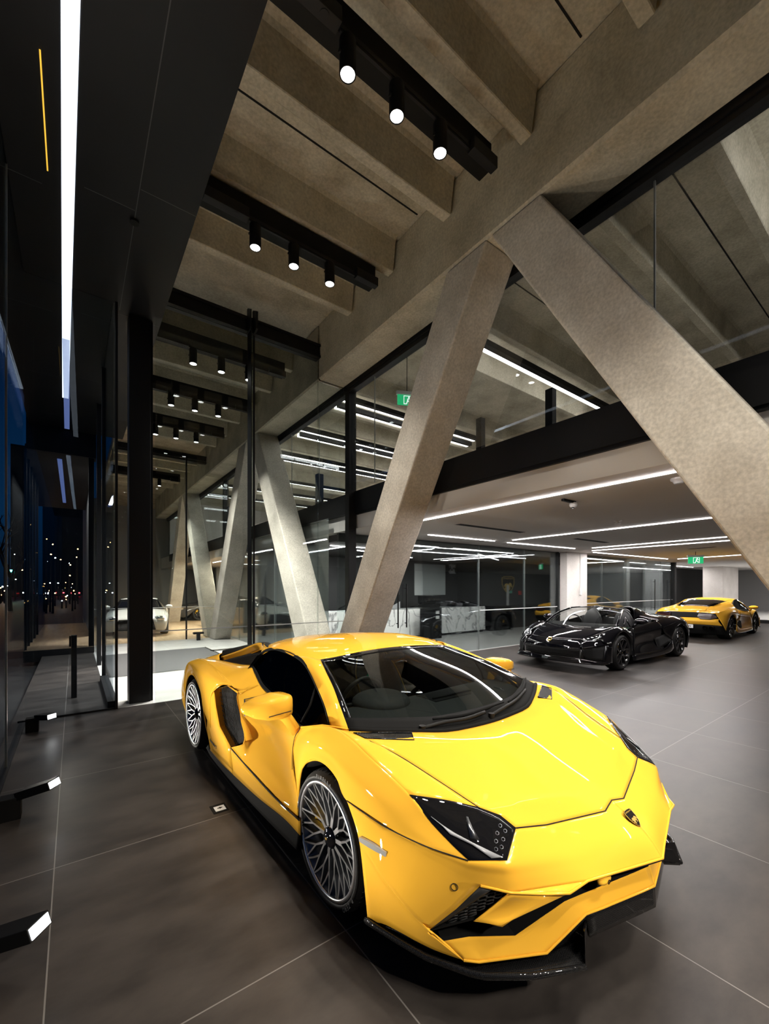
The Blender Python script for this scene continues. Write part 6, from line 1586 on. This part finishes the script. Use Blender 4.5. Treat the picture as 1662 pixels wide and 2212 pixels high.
def desk(x, y, rz, lab):
    t = thing('office_desk', lab, 'desk', (x, y, 0), rz, 'dark desks in the glazed offices')
    MB().box(-0.8, 0.8, -0.4, 0.4, 0.70, 0.74).build('top', M['steel'], t)
    MB().box(-0.78, -0.72, -0.38, 0.38, 0, 0.70).box(0.72, 0.78, -0.38, 0.38, 0, 0.70).build('leg_frame', M['steel'], t)
    m = thing('computer_monitor', lab.replace('desk', 'monitor on the desk', 1), 'monitor', (x, y, 0.742), rz, 'monitors in the glazed offices')
    MB().box(-0.28, 0.28, 0.0, 0.03, 0.12, 0.46).build('display', M['gloss'], m)
    MB().box(-0.03, 0.03, 0.0, 0.03, 0.01, 0.12).box(-0.12, 0.12, -0.08, 0.10, 0.0, 0.012).build('stand', M['steel'], m)
desk(15.6, 9.6, 0.0, 'dark desk in the glazed office behind the black convertible')
desk(20.6, 9.9, 0.2, 'dark desk in the far glazed room')
# entrance mat
t = thing('entrance_mat', 'black slatted entrance mat set in the pale lobby floor', 'mat', (0.55, 9.25, 0.0))
m = MB()
for k in range(88): m.box(0, 2.35, 0.035*k, 0.035*k+0.020, 0.004, 0.012)
m.build('slats', M['matgrille'], t)
MB().box(-0.02, 2.37, -0.02, 3.10, 0.0005, 0.004).build('tray', M['void'], t)
MB().box(-0.05, -0.021, -0.05, 3.13, 0.0005, 0.013).box(2.371, 2.40, -0.05, 3.13, 0.0005, 0.013).box(-0.021, 2.371, -0.05, -0.021, 0.0005, 0.013).build('edge_frame', M['chrome'], t)
t = thing('floor_stand', 'low black T shaped stand on the pale lobby floor before the glass', 'stand', (3.15, 14.1, 0))
MB().box(-0.05, 0.05, -0.05, 0.05, 0, 0.20).box(-0.15, 0.15, -0.07, 0.07, 0.20, 0.26).build('stand', M['steel'], t)
t = thing('display_totem', 'black totem screen standing on the timber floor behind the lobby glass', 'totem', (5.2, 15.4, 0), 0.2)
MB().box(-0.22, 0.22, -0.05, 0.05, 0, 1.15).build('panel', M['matblack'], t)
# floor socket box
t = thing('floor_socket_box', 'square metal floor box with a white card beside the yellow car', 'floor box', (0.885, 3.30, 0.0))
MB().box(-0.055, 0.055, -0.065, 0.065, 0.0005, 0.004).build('lid_frame', M['fixture'], t)
MB().box(-0.035, 0.040, -0.045, 0.03, 0.0042, 0.006).build('card', M['white'], t)
MB().prism([(0.0, 0.012), (0.026, -0.004), (0.0, -0.020)], 'z', 0.0062, 0.0066).box(-0.014, 0.0, -0.010, 0.002, 0.0062, 0.0066).build('arrow_mark', M['matblack'], t)
# fire alarm, sign and post on the mezzanine
tag(MB().box(15.9, 15.99, 4.0, 7.0, 3.5, 6.0).build('wall_panel', M['whitewall']), 'pale panel on the upper back wall seen over the black fascia', 'panel')

# ------------------------------------------------------------------ night street
def pixel_dir(k): pass
rnd = random.Random(11)
LC = {'amber': emis('sodium_lamp', (1.0, 0.45, 0.12), 60.0), 'white': emis('white_lamp', (0.85, 0.92, 1.0), 60.0), 'red': emis('red_lamp', (1.0, 0.03, 0.04), 30.0), 'green': emis('green_lamp', (0.05, 0.9, 0.6), 40.0)}
def street_lamp(x, y, h, col, r, lab, arm=0.0):
    t = thing('street_lamp', lab, 'street lamp', (x, y, -0.21), 0, 'lamp posts in the night street')
    MB().cyl((0, 0, 0), (0, 0, h), 0.07, 0.05, 8).build('pole', M['steel'], t)
    if arm: MB().tube(curve([Vector((0, 0, h)), Vector((-arm*0.4, 0, h+0.5)), Vector((-arm, 0, h+0.55))], 8), 0.05, 6).build('arm', M['steel'], t)
    MB().ell((-arm, 0, h+(0.5 if arm else 0.05)), (r, r, r*0.8), 12, 8).build('lamp', LC[col], t)
street_lamp(-5.4, 58, 7.6, 'amber', 0.26, 'amber street lamp on a curved arm against the dusk sky, leftmost light', 1.2)
street_lamp(-6.8, 75, 4.0, 'green', 0.20, 'green traffic light low in the dark street at far left')
for k in range(78):
    y = 36.3+0.6*k; f_ = rnd.uniform(-0.118, 0.006); col = rnd.choice(['amber', 'amber', 'white', 'white', 'amber'])
    while -0.6 < (f_*y+4.0) < 0.6 or -0.7 < (f_*y+4.9) < 0.7: f_ -= 0.02
    street_lamp(f_*y, y, rnd.choice([0.8, 1.0, 1.4, 1.8, 2.2, 3.2, 4.6, 6.0])+rnd.uniform(-0.3, 0.3), col, rnd.uniform(0.03, 0.075)*y/60, 'small glowing lamp post in the dark street beyond the facade glass')
def street_car(x, y, away):
    t = thing('street_car', 'distant %s in the dark street at far left' % ('car with red tail lights' if away else 'car with white headlights'), 'car', (x, y, -0.21), 0, 'distant traffic in the night street')
    MB().prism([(-0.9, 0.2), (0.9, 0.2), (0.9, 0.8), (0.7, 0.9), (0.55, 1.4), (-0.55, 1.4), (-0.7, 0.9), (-0.9, 0.8)], 'y', 0, 4.2).build('body', M['darkcar'], t, recalc=True)
    for s_ in (-0.65, 0.65): MB().ell((s_, -0.02, 0.68), (0.13, 0.06, 0.09), 10, 8).build('tail_light' if away else 'headlight', LC['red' if away else 'white'], t)
    MB().cyl((-0.9, 0.8, 0.3), (0.9, 0.8, 0.3), 0.3).cyl((-0.9, 3.3, 0.3), (0.9, 3.3, 0.3), 0.3).build('wheels', M['rubber'], t)
for k, (x, y, a) in enumerate(((-14.2, 118, False), (-12.0, 118, True), (-9.6, 105, True), (-7.2, 112, True), (-5.0, 105, False), (-2.4, 110, True), (0.2, 105, True), (-11.5, 98, True))): street_car(x, y, a)
def tree(x, y, h, lab):
    t = thing('bare_tree', lab, 'tree', (x, y, -0.21), 0, 'bare trees in the night street')
    m = MB()
    def br(p, d, L, r, n):
        q = p+d*L; m.tube([p, p.lerp(q, 0.5)+Vector((rnd.uniform(-1, 1), rnd.uniform(-1, 1), 0))*L*0.05, q], [r, r*0.8, r*0.6], 5)
        if n:
            for _ in range(3):
                e = (d+Vector((rnd.uniform(-0.8, 0.8), rnd.uniform(-0.8, 0.8), rnd.uniform(-0.1, 0.5)))).normalized(); br(q, e, L*rnd.uniform(0.55, 0.8), r*0.6, n-1)
    br(Vector((0, 0, 0)), Vector((0, 0, 1)), h*0.35, h*0.022, 4)
    m.build('trunk', M['building'], t)
tree(-4.0, 44, 7.5, 'bare leafless tree against the blue dusk sky at far left')
tree(-4.9, 54, 7.0, 'farther bare tree in the dark street beyond the glass')
def block(x0, x1, y0, y1, h, lab):
    tag(MB().box(x0, x1, y0, y1, -0.21, h).build('street_building', M['building']), lab, 'building', 'dark buildings across the street')
block(-26, -15.5, 124, 132, 6.0, 'low dark building at the far end of the street')
block(-11.5, 4, 126, 132, 34.0, 'dark taller building at the street end, seen through the facade glass')  # added backdrop, made wide and tall to shut out the sky
# ------------------------------------------------------------------ fill the far rooms with the light their lamps give
def area(name, loc, sx, sy, e, col, rot=(0, 0, 0)):
    l = bpy.data.lights.new(name, 'AREA'); l.shape = 'RECTANGLE'; l.size = sx; l.size_y = sy; l.energy = e; l.color = col
    o = bpy.data.objects.new(name, l); COL.objects.link(o); o.location = loc; o.rotation_euler = rot
    return o
# the light thrown by the LED lines (same place, same size as the lit strips)
area('led_light', (4.66, 1.9, 2.77), 0.05, 6.7, 130, (1, 0.95, 0.93))
area('led_light', (8.3, 4.1, 2.77), 0.05, 4.1, 150, (1, 0.95, 0.93))
area('led_light', (12.2, 4.4, 2.77), 0.3, 3.6, 220, (1, 0.95, 0.93))
area('led_light', (9.0, 6.55, 2.77), 5.0, 0.05, 160, (1, 0.95, 0.93))
area('led_light', (16.2, 6.7, 2.77), 5.4, 0.05, 160, (1, 0.95, 0.93))
area('led_light', (18.9, 5.3, 2.77), 0.05, 2.2, 130, (1, 0.95, 0.93))
area('led_light', (28.8, 4.1, 2.77), 8.0, 0.05, 260, (1, 0.95, 0.93))  # light of the LED line added out of view at right
area('led_light', (25.5, 8.6, 2.77), 5.0, 0.05, 110, (1, 0.95, 0.93))  # light of the LED line added in the dim room
area('led_light', (8.6, 8.6, 2.64), 7.0, 0.05, 180, (1, 0.97, 0.95))
area('led_light', (15.7, 9.3, 2.77), 3.0, 0.05, 110, (1, 0.97, 0.95))
area('led_light', (20.0, 8.5, 2.77), 3.0, 0.05, 90, (1, 0.97, 0.95))
area('led_light', (5.2, 10.2, 2.63), 0.05, 3.8, 150, (1, 0.97, 0.95))
area('led_light', (9.0, 17.1, 2.77), 6.0, 0.05, 420, (1, 0.86, 0.70))
area('led_light', (9.0, 20.4, 2.77), 6.0, 0.05, 420, (1, 0.86, 0.70))
area('led_light', (5.05, 17.6, 2.77), 0.05, 4.8, 300, (1, 0.86, 0.70))

for (y, x0, x1) in UP: area('batten_lamp', ((x0+x1)/2, y, 5.98), x1-x0, 0.1, 9, (1, 0.97, 0.94))
area('bay_lamp', (-0.30, 17.0, 4.95), 0.1, 6.0, 40, (1, 0.9, 0.8))
# world: deep blue dusk
w = bpy.data.worlds.new('dusk'); scene.world = w; w.use_nodes = True
nt = w.node_tree; bg = nt.nodes['Background']
tc = nt.nodes.new('ShaderNodeTexCoord'); sp = nt.nodes.new('ShaderNodeSeparateXYZ'); nt.links.new(tc.outputs['Generated'], sp.inputs[0])
rp = nt.nodes.new('ShaderNodeValToRGB')
rp.color_ramp.elements[0].position = 0.0; rp.color_ramp.elements[0].color = (0.004, 0.018, 0.045, 1)
rp.color_ramp.elements[1].position = 0.45; rp.color_ramp.elements[1].color = (0.001, 0.012, 0.055, 1)
e = rp.color_ramp.elements.new(0.14); e.color = (0.004, 0.040, 0.115, 1)
nt.links.new(sp.outputs[2], rp.inputs['Fac']); nt.links.new(rp.outputs['Color'], bg.inputs['Color']); bg.inputs['Strength'].default_value = 0.6

# camera: level, with a shifted lens
cd = bpy.data.cameras.new('camera'); co = bpy.data.objects.new('camera', cd); COL.objects.link(co)
FPX, WPX, HPX, YH = 905.0, 1662.0, 2212.0, 1268.0
cd.sensor_fit = 'VERTICAL'; cd.sensor_height = 36.0; cd.lens = FPX*36.0/HPX
cd.shift_y = (YH-HPX/2)/HPX
cd.clip_start = 0.05; cd.clip_end = 300
co.location = (0, 0, 1.68)
yaw = math.atan(671/905.0)
co.rotation_euler = (PI/2, 0, -yaw)
scene.camera = co

vs = scene.view_settings
vs.view_transform = 'Standard'; vs.look = 'None'; vs.gamma = 1.0; vs.exposure = 0.0; vs.use_curve_mapping = False
scene.cycles.max_bounces = 10; scene.cycles.diffuse_bounces = 4; scene.cycles.glossy_bounces = 5; scene.cycles.transparent_max_bounces = 24; scene.cycles.transmission_bounces = 6
scene.cycles.sample_clamp_indirect = 4.0
scene.cycles.caustics_reflective = False; scene.cycles.caustics_refractive = False
scene.cycles.use_denoising = True
